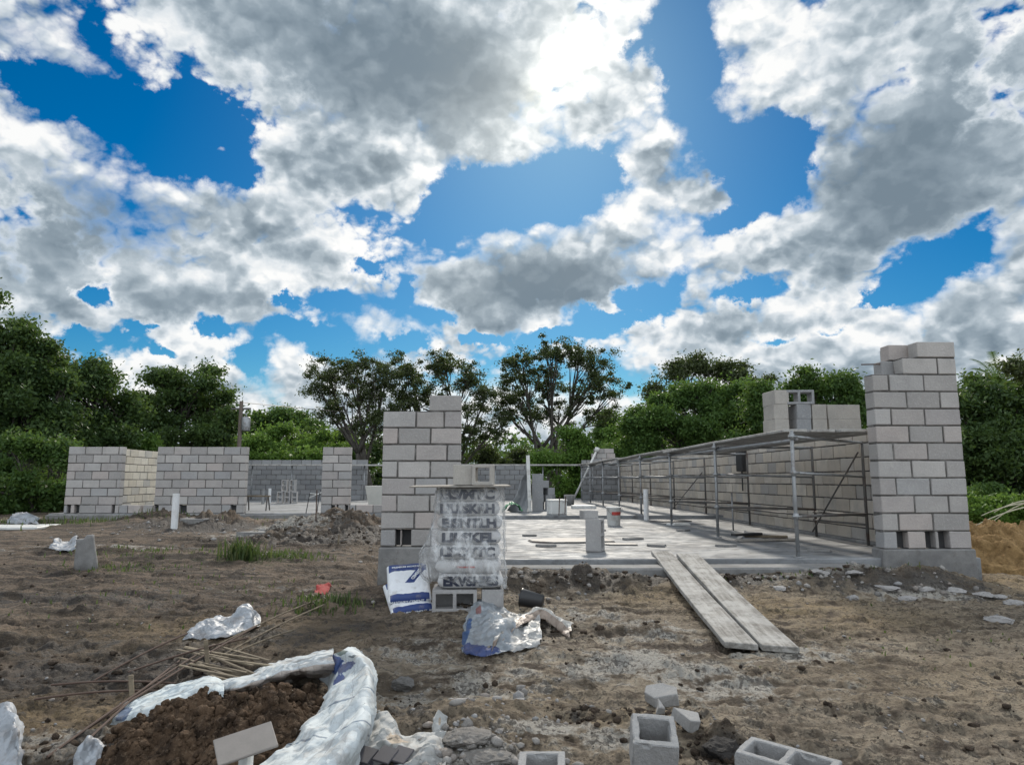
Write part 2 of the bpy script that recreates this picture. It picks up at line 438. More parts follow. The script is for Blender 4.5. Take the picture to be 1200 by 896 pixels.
# ------------------------------------------------------------------ the ground
PILES = []      # (x, y, rx, ry, height, roughness)
def pile_px(px, py, z, rx, ry, h, rough=.5):
    q = at_level(px, py, z)
    if q[1] > 7.4 and -.6 < q[0] < 5.8: q = at_depth(px, py, 7.38)
    PILES.append((q[0], q[1], rx, ry, h, rough))
pile_px(690, 680, -.38, .75, .24, .13, .8)      # dark spoil in front of the slab
pile_px(610, 668, -.36, .40, .50, .10, .8)
pile_px(425, 640, -.27, .7, 1.0, .13, .7)
pile_px(362, 630, -.22, 1.1, .7, .27, .9)
pile_px(422, 626, -.2, .9, .6, .27, .9)
pile_px(320, 640, -.25, .9, .7, .12, 1.2)
pile_px(245, 618, -.17, 1.3, .7, .22, 1.2)
pile_px(185, 614, -.17, .9, .6, .22, 1.2)
pile_px(130, 618, -.17, 1.1, .5, .08, .7)
pile_px(215, 655, -.28, 1.4, .8, .08, .5)
pile_px(500, 690, -.36, .6, .8, .05, .5)
pile_px(1010, 680, -.32, 1.0, .35, .08, .9)
pile_px(1090, 690, -.34, .7, .3, .07, .9)
pile_px(545, 862, -.6, .32, .22, .06, 1.2)
pile_px(560, 890, -.62, .35, .2, .07, 1.2)
pile_px(850, 885, -.62, .16, .14, .07, 1.2)
pile_px(250, 880, -.62, .60, .40, .07, .9)
def base_level(x, y):
    z = np.interp(y, [-50, 0, 3, 5, 6.4, 8, 12, 17, 25, 400], [-.75, -.72, -.62, -.47, -.39, -.32, -.23, -.16, -.14, -.12])
    z = z + .07*smooth(-1.5, -6.0, x)*smooth(4, 7, y)*smooth(20, 12, y)
    z = z + .085*smooth(-.6, .1, x)*smooth(5.6, 4.6, x)*smooth(6.75, 7.45, y)*smooth(8.4, 7.7, y)*(.55+.9*fbm2(x*2.1, y*2, 3, 25))
    z = z + .05*(fbm2(x*.35, y*.35, 3, 5)-.5)*2*smooth(400, 60, np.abs(y))
    return z
def ground_z(x, y, fine=True):
    x = np.asarray(x, float); y = np.asarray(y, float)
    r = np.hypot(x, y)
    z = base_level(x, y)
    near = smooth(45, 12, r)
    # ruts dragged across the yard by machines, slightly diagonal
    s = y*.98+x*.20
    rut = fbm2(x*.25+3, s*2.1, 4, 31)-.5
    z = z+near*rut*.075
    rut2 = fbm2(x*.7, s*5.0, 4, 41)-.5
    z = z+near*rut2*.05
    if fine:
        n = fbm2(x*2.2, y*2.6, 5, 51)
        z = z+near*(n-.5)*.052
        rg = 1-np.abs(fbm2(x*4.5, y*5.2, 4, 61)*2-1)
        z = z+near*(rg-.8)*.030
        cl = np.maximum(fbm2(x*9, y*9, 5, 71, .62)-.52, 0)
        z = z+smooth(16, 6, r)*cl*.105
        st_ = np.maximum(fbm2(x*2.2, (y*.95+x*.25)*11, 4, 75, .6)-.5, 0); z = z+smooth(20, 8, r)*st_*.085
        for (c0, sl, wd) in ((5.05, -.13, .16), (6.35, -.12, .16), (9.6, -.06, .2), (11.0, -.05, .2)):   # wheel tracks
            e_ = y-(c0+sl*x+.12*np.sin(x*.5+c0)); b_ = np.exp(-(e_/wd)**4)*smooth(-.4, -1.4, x)
            z = z-b_*(.028+.014*np.sin(x*26+e_*14*np.sign(e_))*smooth(12, 5, r))+.03*np.exp(-((np.abs(e_)-wd*1.35)/.07)**2)*smooth(-.4, -1.4, x)*fbm2(x*3, y*3, 3, 77)
        z = z+smooth(9, 3, r)*(fbm2(x*34, y*34, 3, 81)-.5)*.022
    for (px, py, rx, ry, h, ro) in PILES:
        d2 = ((x-px)/rx)**2+((y-py)/ry)**2
        sel = d2 < 7
        if not np.any(sel): continue
        g = np.where(sel, np.exp(-d2*1.1), 0)
        lump = fbm2(x*5+px, y*5, 5, 91, .6)*1.2-.6
        z = z+g*h*(1+ro*lump*1.6)
    # excavated under the slabs
    u = smooth(-1.5, -1.3, x)*smooth(5.75, 5.6, x)*smooth(7.72, 7.9, y)*smooth(31, 30, y)
    l = smooth(-10.6, -10.3, x)*smooth(-1.2, -1.4, x)*smooth(17.2, 17.5, y)*smooth(31, 30, y)
    u = np.maximum(u, l)
    z = z*(1-u)+u*np.minimum(z, -.5)
    return z
def gz(x, y): return float(ground_z(np.array([x]), np.array([y]))[0])
def on_ground(px, py):
    """where the pixel's ray meets the ground"""
    d = ray(px, py); t0, t1 = None, None
    ts = np.geomspace(1.5, 120, 900); P = EYE[None]+d[None]*ts[:, None]
    h = P[:, 2]-ground_z(P[:, 0], P[:, 1])
    i = int(np.argmax(h < 0)) if (h < 0).any() else len(ts)-1
    q = P[i]
    if q[1] > 7.55 and -.4 < q[0] < 5.75 and py > 640: q = at_depth(px, py, 7.42); q[2] = ground_z(q[:1], q[1:2])[0]
    return q

def build_ground():
    th = np.concatenate([np.linspace(-180, -50, 40, endpoint=False), np.linspace(-50, 50, 900, endpoint=False), np.linspace(50, 180, 40)])
    rr = np.concatenate([[.02, .5, 1.0, 1.5, 1.9], np.geomspace(2.2, 13, 420), np.geomspace(13.1, 70, 170), np.geomspace(72, 1500, 50)])
    T, Q = np.meshgrid(np.radians(th), rr)
    X = Q*np.sin(T); Y = Q*np.cos(T)
    Z = ground_z(X, Y)
    n, m = X.shape
    V = np.stack([X, Y, Z], -1).reshape(-1, 3)
    i = np.arange(n-1)[:, None]*m+np.arange(m-1)[None]
    Fq = np.stack([i, i+1, i+m+1, i+m], -1).reshape(-1, 4)[:, ::-1]
    me = np_mesh('ground', V, np.ascontiguousarray(Fq), True)
    x, y = V[:, 0], V[:, 1]
    # stains that lie in the soil: mortar spills, dark topsoil, ochre sand, green film
    def spots(lst):
        a = np.zeros(len(x))
        for (px, py, rx, ry, w) in lst:
            q = on_ground(px, py)
            d2 = ((x-q[0])/rx)**2+((y-q[1])/ry)**2
            a = np.maximum(a, w*np.exp(-d2))
        return a
    pale = spots([(745,775,.42,.32,1),(690,790,.3,.2,.8),(800,790,.5,.3,.8),(640,850,.25,.2,1),(550,880,.3,.2,.9),(560,800,.7,.5,.6),(470,820,.5,.3,.5),(850,810,.6,.35,.7),
                  (720,870,.4,.2,.7),(930,770,.8,.4,.55),(600,760,.5,.4,.5),(700,720,.6,.4,.55),(760,740,.5,.4,.6),(1000,800,.8,.3,.4),(300,690,1.0,.5,.35),(500,760,.6,.5,.5),(70,870,.7,.35,.7),(960,660,1.2,.2,.8),(1080,690,.8,.25,.8),(150,640,2.5,.7,.45),(330,610,1.5,.5,.7)])
    dark = spots([(362,632,1.2,.8,1),(422,628,1.0,.7,1),(300,628,1.0,.6,.8),(760,676,.8,.2,1),(1130,684,.5,.25,.8),(900,674,.8,.16,1),(690,676,.8,.3,1),(610,672,.5,.4,.8),(365,628,1.1,.6,.9),(420,622,.9,.6,.9),(245,618,1.5,.6,1),(185,612,1.0,.6,.9),(300,850,.8,.5,.9),(200,880,.9,.5,.9),
                  (120,790,1.4,.5,.8),(190,770,.8,.5,.8),(330,740,.8,.4,.7),(420,735,.5,.4,.7),(520,700,.6,.5,.6),(640,740,.4,.3,.7),(850,885,.18,.14,1),(1060,680,1.2,.22,.9),(1000,675,1.0,.2,.8),(840,665,.9,.2,1),(60,700,3.,.6,.6),(320,650,1.2,.6,.7),(60,760,1.5,.4,.6),(690,830,.3,.12,.6),(670,800,.2,.12,.6)])
    ochre = spots([(920,710,1.0,.5,1),(1000,720,.9,.5,.8),(1150,640,1.6,2.0,1.0),(1190,680,1.2,1.0,1.0),(760,700,.5,.4,.8),(250,740,1.2,.5,.7),(60,850,.8,.5,.8),(300,850,.6,.4,.6),(620,820,.6,.4,.4),(700,850,.6,.3,.6),(1100,800,1.,.5,.4)])
    green = spots([(300,655,.9,.5,.9),(380,710,.6,.4,.6),(160,650,1.2,.5,.6),(240,730,1.2,.4,.5),(1050,760,.9,.5,.4),(30,615,3,1.0,.9),(1150,780,.8,.4,.4)])
    lite = smooth(-2.2, .6, x+.9*(fbm2(x*.8, y*.8, 4, 15)-.5)*2)*.9+.35*smooth(.5, .62, fbm2(x*.5+4, (y+x*.2)*1.8, 4, 17))
    lite = np.clip(lite, 0, 1)
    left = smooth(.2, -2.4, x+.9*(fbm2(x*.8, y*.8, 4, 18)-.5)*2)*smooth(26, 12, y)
    for nm, a in (('pale', pale), ('dark', dark), ('ochre', ochre), ('green', green), ('lite', lite), ('left', left)):
        at = me.attributes.new(nm, 'FLOAT', 'POINT'); at.data.foreach_set('value', a.astype(np.float32))
    m_, k = new_mat('bare_earth'); p = world_pos(k)
    def att(nm):
        nd = k.n('ShaderNodeAttribute', attribute_name=nm); return nd.outputs['Fac']
    mp = k.n('ShaderNodeMapping'); k.put(mp.inputs['Vector'], p); mp.inputs['Rotation'].default_value = (0, 0, R(-12)); mp.inputs['Scale'].default_value = (.35, 1.5, 1)
    sv = mp.outputs[0]
    lft = att('left')
    big = k.noise(p, .9, 6, .6, .4); stk = k.noise(sv, 3.0, 8, .66, .5); med = k.noise(p, 7.0, 7, .66, .3); fin = k.noise(p, 60.0, 5, .68); grit = k.noise(p, 260.0, 2, .6); spk = k.noise(p, 33.0, 9, .78, .6)
    c = k.mix(k.ramp(k.m('ADD', k.m('MULTIPLY', stk, .6), k.m('MULTIPLY', med, .4)), .40, .60), (.062,.046,.036), (.27,.215,.17))
    lite = k.m('MULTIPLY', att('lite'), k.ramp(k.m('ADD', k.m('MULTIPLY', stk, .5), k.m('MULTIPLY', med, .5)), .42, .54))
    c = k.mix(k.m('MULTIPLY', lite, .85), c, (.44,.385,.315))
    c = k.mix(k.m('MULTIPLY', k.ramp(big, .45, .65), .45), c, (.27,.225,.175))
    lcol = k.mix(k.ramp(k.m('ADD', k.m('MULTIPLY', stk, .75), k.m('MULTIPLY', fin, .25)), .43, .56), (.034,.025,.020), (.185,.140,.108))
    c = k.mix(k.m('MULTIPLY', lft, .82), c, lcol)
    c = k.mix(k.m('MULTIPLY_ADD', k.ramp(k.noise(sv, 7.0, 8, .72, .6), .48, .58), .34, .06), c, (.030,.024,.017))
    c = k.vm('MULTIPLY', c, (1.14,1.10,1.02))
    oc = k.m('MULTIPLY', att('ochre'), k.ramp(k.m('ADD', med, k.m('MULTIPLY', stk, .5)), .55, .85))
    c = k.mix(oc, c, (.33,.24,.13))
    pl = k.ramp(k.m('ADD', att('pale'), k.m('MULTIPLY', k.m('SUBTRACT', k.m('ADD', med, k.m('MULTIPLY', stk, .6)), .8), 2.3)), .35, .72)
    c = k.mix(k.m('MULTIPLY', pl, k.ramp(fin, .25, .6, o0=.55, o1=1.0)), c, (.52,.49,.44))
    dk = k.ramp(k.m('ADD', att('dark'), k.m('MULTIPLY', k.m('SUBTRACT', k.m('ADD', med, k.m('MULTIPLY', stk, .6)), .8), 2.0)), .30, .85)
    c = k.mix(k.m('MULTIPLY', dk, .85), c, (.040,.034,.031))
    gr = k.ramp(k.m('ADD', att('green'), k.m('MULTIPLY', k.m('SUBTRACT', med, .5), 2.4)), .55, .9)
    c = k.mix(k.m('MULTIPLY', gr, .6), c, (.085,.10,.035))
    crumbs = k.ramp(k.m('ADD', spk, k.m('MULTIPLY', k.m('SUBTRACT', med, .5), .8)), .535, .58)
    c = k.mix(k.m('MULTIPLY', crumbs, .72), c, (.034,.026,.021))
    c = k.mix(k.m('MULTIPLY', k.ramp(grit, .5, .72), .34), c, (.33,.295,.255))
    # low cloddy forest floor far off
    far = k.ramp(k.vm('LENGTH', p, out=1), 26, 40)
    c = k.mix(far, c, (.06,.075,.03))
    h = k.m('ADD', k.m('MULTIPLY', med, 1.0), k.m('ADD', k.m('MULTIPLY', spk, 1.2), k.m('ADD', k.m('MULTIPLY', grit, .16), k.m('MULTIPLY', k.voro(k.vm('ADD', p, k.vm('MULTIPLY', k.noise(p, 20.0, 2, .5, out=1), (.03,.03,.03))), 38.0), .45))))
    principled(k, c, k.ramp(dk, 0, 1, o0=.92, o1=.7), k.bump(h, 1.0, .04), spec=.3)
    struct('ground', me, m_)
build_ground()
# ------------------------------------------------------------------ slabs and footings
def slab(name, lo, hi, mat, ch=.012, label=None):
    g = Geo(); g.box(lo, hi, ch); return struct(name, g.mesh(name), mat)
slab('floor_slab', (-.33, 7.98, -.42), (5.62, 16.0, -.10), M_SLAB)
slab('rear_floor_slab', (-1.35, 16.003, -.42), (5.62, 30.5, -.02), M_SLAB)
slab('wing_floor_slab', (-10.5, 17.36, -.40), (-1.353, 30.5, -.022), M_SLAB)
slab('slab_kerb', (-.25, 7.60, -.60), (4.26, 7.978, -.152), M_FOOT, .02)
slab('wing_footing', (-10.5, 17.25, -.5), (-2.2, 17.358, -.045), M_FOOT, .02)

# ------------------------------------------------------------------ block walls
CH, CW, CT = .2, .4, .19
def bond(length, courses, first=.4, jig=0.0):
    """running bond: list of (a, b) per course"""
    rows = []
    for i in range(courses):
        cuts = [0.0]; x = first if i % 2 == 0 else first-.2
        if x <= .05: x += .4
        while x < length-.06: cuts.append(x); x += .4
        cuts.append(length); rows.append([(a, b) for a, b in zip(cuts, cuts[1:])])
    return rows
def block_wall(name, label, origin, axis, rows, mat=M_BLOCK, thick=CT, footing=None, seed=0, cat='wall', group=None, cores=(), joint=.019):
    """axis 'x': runs along +x, outer face at origin y, body behind it; axis 'y': runs along +y, face at origin x, body to +x"""
    rng = random.Random(seed); t = thing(name, label, cat, origin, 0, group)
    g, mo, hollow = Geo(), Geo(), Geo()
    def B(G, a, b, z0, z1, d0, d1, ch, jit=0.0):
        lo, hi = ((a, d0, z0), (b, d1, z1)) if axis == 'x' else ((d0, a, z0), (d1, b, z1))
        G.box(lo, hi, ch, None, jit, rng)
    for i, row in enumerate(rows):
        z0, z1 = i*CH, (i+1)*CH
        for (a, b) in row:
            o = rng.uniform(-.005, .005)
            B(g, a+joint/2, b-joint/2, z0+joint/2, z1-joint/2, o, thick+o, .006, .0028)
        # mortar core: one strip per run of touching blocks
        runs = []
        for (a, b) in row:
            if runs and abs(runs[-1][1]-a) < 1e-6: runs[-1][1] = b
            else: runs.append([a, b])
        for (a, b) in runs:
            top = z1 - (.0 if i+1 < len(rows) and rows[i+1] else joint/2+.004)
            B(mo, a+.012, b-.012, z0+(.001 if i else -.002), top, .011, thick-.011, 0)
        if i in cores:       # clean-out holes: an added dark sheet stands in for the shade inside
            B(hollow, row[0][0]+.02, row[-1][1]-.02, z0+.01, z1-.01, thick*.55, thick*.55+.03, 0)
    link_mesh('blocks', g.mesh('blocks'), mat, t)
    link_mesh('mortar', mo.mesh('mortar'), M_MORTAR, t)
    if hollow.v: link_mesh('hole_shade_sheet', hollow.mesh('hole_shade_sheet'), M_HOLE_SHADE, t)
    if footing:
        f = Geo(); (fx0, fy0, fz0), (fx1, fy1, fz1) = footing
        f.box((fx0, fy0, fz0), (fx1, fy1, fz1), .015, None, .008, rng); link_mesh('footing', f.mesh('footing'), M_FOOT, t)
    return t

# --- right front tower, twelve courses, racked back at its top
L = 1.03
rows = [[(0,.17),(.27,.47),(.49+.06,.62),(.74,.83),(.83,L)]]
for i in range(1, 9): rows.append([(0,.2),(.2,.6),(.6,L)] if i % 2 else [(0,.4),(.4,.8),(.8,L)])
rows.append([(0,.2),(.2,.62),(.62,L)])
rows[0] = [(0,.17),(.28,.50),(.60,.655),(.765,L)]
rows.append([(.37,.80),(.80,L)])
rows.append([(.56,L)])
T = block_wall('block_pier', 'tallest grey block corner pier with stepped top, right of the scaffold', (4.48, 7.95, 0), 'x', rows, seed=3,
           footing=((-.02,-.03,-.62),(L+.03,.24,-.004)), cores=(0,))
# toothing of the return wall seen behind the steps
ret = Geo(); rng = random.Random(8)
for (x0, x1, y0, z) in ((.25,.45,.20,10),(.35,.60,.20,11),(.46,.66,.40,11)):
    ret.box((x0, y0+.008, z*CH+.006), (x1, y0+.19, z*CH+.192), .006)
ret.build('tooth_blocks', M_BLOCK, T)
rebar_mat = simple_mat('rusty_steel', (.09,.055,.04), .75, .4, 20, .3, .002)
g = Geo(); g.tube([(.02,.24,2.155),(.40,.24,2.165)], .008, 6); g.build('rebar', rebar_mat, T)
# --- left front pier, nine courses
rows = [[(0,.19),(.235,.262),(.36,.6),(.6,.95)]]
for i in range(1, 8): rows.append([(0,.4),(.4,.78),(.78,.95)] if i % 2 else [(0,.19),(.19,.58),(.58,.95)])
rows[7] = [(0,.40),(.40,.74),(.74,.95)]
rows.append([(.55,.95)])
block_wall('block_pier', 'block pier of nine courses with one raised end block, behind the wrapped bags', (-1.27, 8.47, 0), 'x', rows, seed=5,
           footing=((-.01,-.03,-.6),(.96,.24,-.004)), cores=(0,))
# --- long right wall
rows = bond(20.4, 8, .4); rows[7] = rows[7][:-2]
block_wall('block_wall', 'long block wall of eight courses running back behind the scaffold', (5.36, 8.35, -.10), 'y', rows, seed=6, mat=mat_block('warm_block', (.44,.385,.325), (.62,.56,.485), (.54,.47,.385)),
           footing=((-.14,.0,-.35),(.26,20.45,.035)))
# --- left wing, front
rows = bond(1.30, 8, .2); rows[0] = [(0,.08),(.16,.26),(.36,.75),(.75,1.14),(1.2,1.30)]
block_wall('block_wall', 'short block wall at the far left end of the low wing', (-10.17, 17.4, -.02), 'x', rows, seed=7, cores=(0,), footing=((-.05,-.1,-.35),(1.2,.2,-.006)))
rows = bond(2.16, 8, .2); rows[0] = [(0,.02),(.10,.62),(.78,1.2),(1.2,1.62),(1.62,1.84),(1.96,2.25)]
rows[0] = [(.0,.03),(.11,.62),(.78,1.2),(1.2,1.62),(1.62,1.84),(1.96,2.16)]
block_wall('block_wall', 'wide front block wall behind the white standpipe', (-8.05, 17.4, -.02), 'x', rows, seed=8, cores=(0,), footing=((.6,-.12,-.35),(2.2,.2,-.006)))
block_wall('block_wall', 'single course of blocks under the gap between two front walls', (-8.87, 17.4, -.02), 'x', [[(0,.21),(.21,.52),(.57,.81)]], seed=9)
block_wall('block_wall', 'sunlit side wall seen through the gap at far left', (-9.62, 18.4, -.02), 'y', bond(5.2, 8, .3), seed=10, mat=mat_block('sunlit_block', (.56,.50,.40), (.70,.64,.53), (.62,.55,.44)))  # sunlight on this wall is put into the lighter, warmer block colour
rows = bond(.70, 8, .25)
for i in range(8): rows[i] = [(0,.27),(.27,.70)] if i % 2 else [(0,.40),(.40,.70)]
rows[0] = [(0,.26),(.34,.40),(.42,.60),(.66,.70)]
block_wall('block_pier', 'slim free standing block pier right of the wide doorway', (-4.06, 17.4, -.02), 'x', rows, seed=11, cores=(0,))
block_wall('block_wall', 'single course of blocks right of the slim pier', (-3.35, 17.4, -.02), 'x', [[(0,.14),(.14,.56),(.56,.96),(.96,1.3)]], seed=12)
# --- back walls, the shaded ones with shade put into a darker block colour
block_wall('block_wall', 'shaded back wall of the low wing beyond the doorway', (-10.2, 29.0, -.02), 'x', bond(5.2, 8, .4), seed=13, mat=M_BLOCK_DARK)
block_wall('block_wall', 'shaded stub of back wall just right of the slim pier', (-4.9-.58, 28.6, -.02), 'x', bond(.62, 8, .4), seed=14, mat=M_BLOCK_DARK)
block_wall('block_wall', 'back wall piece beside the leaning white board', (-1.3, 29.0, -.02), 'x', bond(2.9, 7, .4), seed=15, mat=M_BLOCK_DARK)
rows = bond(1.5, 8, .4)
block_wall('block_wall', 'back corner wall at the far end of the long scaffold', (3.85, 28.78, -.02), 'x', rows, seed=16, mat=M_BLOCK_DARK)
rows = [[(0,.4),(.4,.8),(.8,1.0)],[(.0,.2),(.2,.6),(.6,.95)],[(.1,.5),(.5,.9)]]
block_wall('block_stack', 'laid blocks stacked on the far end of the long scaffold', (4.15, 28.0, 1.42), 'x', rows, seed=17, cat='blocks')

# ------------------------------------------------------------------ loose concrete blocks
def voxel_block(xs, ys, zs, solid, ch=.004):
    bm = bmesh.new(); vc = {}
    def V(i, j, k):
        if (i,j,k) not in vc: vc[i,j,k] = bm.verts.new((xs[i], ys[j], zs[k]))
        return vc[i,j,k]
    nx, ny, nz = len(xs)-1, len(ys)-1, len(zs)-1
    S = lambda i, j, k: 0 <= i < nx and 0 <= j < ny and 0 <= k < nz and solid(i, j, k)
    for i in range(nx):
        for j in range(ny):
            for k in range(nz):
                if not solid(i, j, k): continue
                if not S(i-1,j,k): bm.faces.new((V(i,j,k),V(i,j,k+1),V(i,j+1,k+1),V(i,j+1,k)))
                if not S(i+1,j,k): bm.faces.new((V(i+1,j,k),V(i+1,j+1,k),V(i+1,j+1,k+1),V(i+1,j,k+1)))
                if not S(i,j-1,k): bm.faces.new((V(i,j,k),V(i+1,j,k),V(i+1,j,k+1),V(i,j,k+1)))
                if not S(i,j+1,k): bm.faces.new((V(i,j+1,k),V(i,j+1,k+1),V(i+1,j+1,k+1),V(i+1,j+1,k)))
                if not S(i,j,k-1): bm.faces.new((V(i,j,k),V(i,j+1,k),V(i+1,j+1,k),V(i+1,j,k)))
                if not S(i,j,k+1): bm.faces.new((V(i,j,k+1),V(i+1,j,k+1),V(i+1,j+1,k+1),V(i,j+1,k+1)))
    bmesh.ops.recalc_face_normals(bm, faces=bm.faces[:])
    if ch:
        ed = [e for e in bm.edges if len(e.link_faces) == 2 and e.calc_face_angle(0) > .5]
        bmesh.ops.bevel(bm, geom=ed, offset=ch, segments=1, affect='EDGES', clamp_overlap=True)
    return bm
def cmu_mesh(full=True, ch=.004):
    Lx = .395 if full else .195; w = .032
    xs = [-Lx/2, -Lx/2+w, -w/2, w/2, Lx/2-w, Lx/2] if full else [-Lx/2, -Lx/2+w, Lx/2-w, Lx/2]
    ys = [-.0965, -.0965+w, .0965-w, .0965]; zs = [0, .193]
    holes = {(1,1),(3,1)} if full else {(1,1)}
    return bm_mesh('concrete_block', voxel_block(xs, ys, zs, lambda i, j, k: (i, j) not in holes, ch))
ME_FULL, ME_HALF = cmu_mesh(True), cmu_mesh(False)
ME_FULL_TAN, ME_FULL_GREY = ME_FULL.copy(), ME_FULL.copy()
ME_HALF_TAN = ME_HALF.copy()
def loose_block(label, loc, rot=(0,0,0), me=ME_FULL, mat=M_BLOCK, group='loose concrete blocks', name='concrete_block', scale=None):
    o = bpy.data.objects.new(name, me); COL.objects.link(o)
    if not me.materials: me.materials.append(mat)
    o.location = loc; o.rotation_euler = rot
    if scale: o.scale = scale
    return tag(o, label, 'block', group)
# ------------------------------------------------------------------ materials for site things
M_GALV = simple_mat('galvanised_steel', (.33,.34,.35), .5, .35, 9, .15, .002, .55, (.12,.09,.07), .6)
M_DARKSTEEL = simple_mat('weathered_steel', (.13,.125,.12), .65, .4, 9, .2, .002, .3, (.10,.05,.03), .6)
def mat_wood(name, a, b, axis=1, dust=None, dust_amt=.5):
    m, k = new_mat(name); p = obj_coord(k)
    sc = [14, 14, 14]; sc[axis] = .9
    q = k.vm('ADD', k.vm('MULTIPLY', p, tuple(sc)), k.vm('SCALE', (7.1, 3.3, 9.7), None)); 
    ob = k.n('ShaderNodeObjectInfo').outputs['Random']
    q.node.inputs[1].links[0].from_node.inputs['Scale'].default_value = 1.0
    nt = k.nt; nt.links.new(ob, q.node.inputs[1].links[0].from_node.inputs['Scale'])
    g = k.noise(q, 1.6, 8, .65, .6); w = world_pos(k); st = k.noise(w, 9.0, 6, .65); fi = k.noise(w, 90., 3, .6)
    c = k.mix(k.ramp(g, .3, .7), a, b)
    c = k.mix(k.m('MULTIPLY', k.ramp(st, .5, .66), .45), c, tuple(v*.42 for v in a))
    if dust: c = k.mix(k.m('MULTIPLY', k.ramp(k.noise(w, 5.0, 7, .68), .40, .62), dust_amt), c, dust)
    c = k.mix(k.m('MULTIPLY', k.ramp(fi, .55, .7), .4), c, (.06,.055,.05))
    principled(k, c, .85, k.bump(k.m('ADD', g, k.m('MULTIPLY', st, .6)), .4, .006), spec=.3)
    return m
M_PLANK = mat_wood('weathered_plank', (.22,.205,.19), (.40,.385,.365), 1, (.47,.46,.44), .7)
M_RAMP = mat_wood('mortar_stained_plank', (.12,.11,.098), (.36,.345,.32), 1, (.47,.46,.44), .5)
M_PLY = mat_wood('plywood', (.20,.175,.15), (.33,.30,.265), 0, (.36,.35,.33), .5)
M_STICK = mat_wood('weathered_stick', (.10,.08,.058), (.25,.205,.145), 0)
M_PVC = simple_mat('white_pvc', (.72,.73,.74), .45, .08, 6, .05, .001, 0, (.35,.30,.25), .35)
M_WHITE = simple_mat('white_paint', (.66,.66,.64), .55, .12, 8, .1, .002, 0, (.30,.27,.24), .6)
M_BLACK = simple_mat('black_plastic', (.02,.02,.022), .45, .3, 8, .1)

def crumple(name, ctrl, sub=14, amp=.03, freq=9.0, seed=0, ridge=1.0, curl=0.0, thick=.004, crease=1.15):
    """cloth-like sheet through an m x n grid of world points, creased by ridged noise"""
    C = np.asarray(ctrl, float)
    def cr(P, s):       # Catmull-Rom along axis 0
        n = len(P); Q = np.concatenate([2*P[:1]-P[1:2], P, 2*P[-1:]-P[-2:-1]]); out = []
        for i in range(n-1):
            p0, p1, p2, p3 = Q[i], Q[i+1], Q[i+2], Q[i+3]
            for j in range(s):
                t = j/s
                out.append(.5*((2*p1)+(-p0+p2)*t+(2*p0-5*p1+4*p2-p3)*t*t+(-p0+3*p1-3*p2+p3)*t**3))
        out.append(P[-1]); return np.array(out)
    G = cr(C, sub); G = np.swapaxes(cr(np.swapaxes(G, 0, 1), sub), 0, 1)
    du = np.gradient(G, axis=0); dv = np.gradient(G, axis=1)
    N = np.cross(du, dv); N /= np.maximum(np.linalg.norm(N, axis=-1, keepdims=True), 1e-9)
    X, Y, Z = [G[..., i]*freq for i in range(3)]
    a = 1-np.abs(fbm3(X, Y, Z, 3, seed, .5)*2-1); b = 1-np.abs(fbm3(X*2.3+9, Y*2.3, Z*2.3, 3, seed+7, .5)*2-1)
    h = (a-.75)*ridge+(b-.75)*.45*ridge+(fbm3(X*.5, Y*.5, Z*.5, 2, seed+3)-.5)*1.0
    rg_ = np.random.default_rng(seed+100)        # sharp creases: warped triangle folds in many directions
    wp = [fbm3(X*.55+i*7, Y*.55, Z*.55, 2, seed+21+i)*2.2 for i in range(2)]
    fold = 0
    for q_ in range(7):
        dv_ = rg_.normal(size=3); dv_ /= np.linalg.norm(dv_); fr = (.35, .5, .7, .95, 1.3, 1.8, 2.5)[q_]
        ph = (X*dv_[0]+Y*dv_[1]+Z*dv_[2])*fr+wp[q_ % 2]+rg_.uniform(0, 9)
        fold = fold+(np.abs((ph % 1.0)-.5)*2-.5)*(.62/(1+1.15*q_*.6))
    h = h*.40+fold*crease
    wx = fbm3(X*.8+5, Y*.8, Z*.8, 2, seed+11)-.5; wy = fbm3(X*.8, Y*.8+8, Z*.8, 2, seed+13)-.5
    G = G+N*(h*amp)[..., None]+np.stack([wx, wy, np.zeros_like(wx)], -1)*amp*.9
    n, m = G.shape[:2]
    i = np.arange(n-1)[:, None]*m+np.arange(m-1)[None]
    Fq = np.stack([i, i+1, i+m+1, i+m], -1).reshape(-1, 4)
    me = np_mesh(name, G.reshape(-1, 3), np.ascontiguousarray(Fq), True)
    uv = me.uv_layers.new(name='UVMap')
    uu, vv = np.meshgrid(np.linspace(0, 1, n), np.linspace(0, 1, m), indexing='ij')
    UV = np.stack([uu.ravel(), vv.ravel()], -1)
    li = np.empty(len(me.loops), np.int32); me.loops.foreach_get('vertex_index', li)
    uv.data.foreach_set('uv', UV[li].astype(np.float32).ravel())
    return me
def sheet(name, label, cat, ctrl, mat, thick=.003, group=None, parent=None, **kw):
    me = crumple(name, ctrl, **kw); o = link_mesh(name, me, mat, parent)
    md = o.modifiers.new('thickness', 'SOLIDIFY'); md.thickness = thick; md.offset = 0
    return tag(o, label, cat, group) if label else o

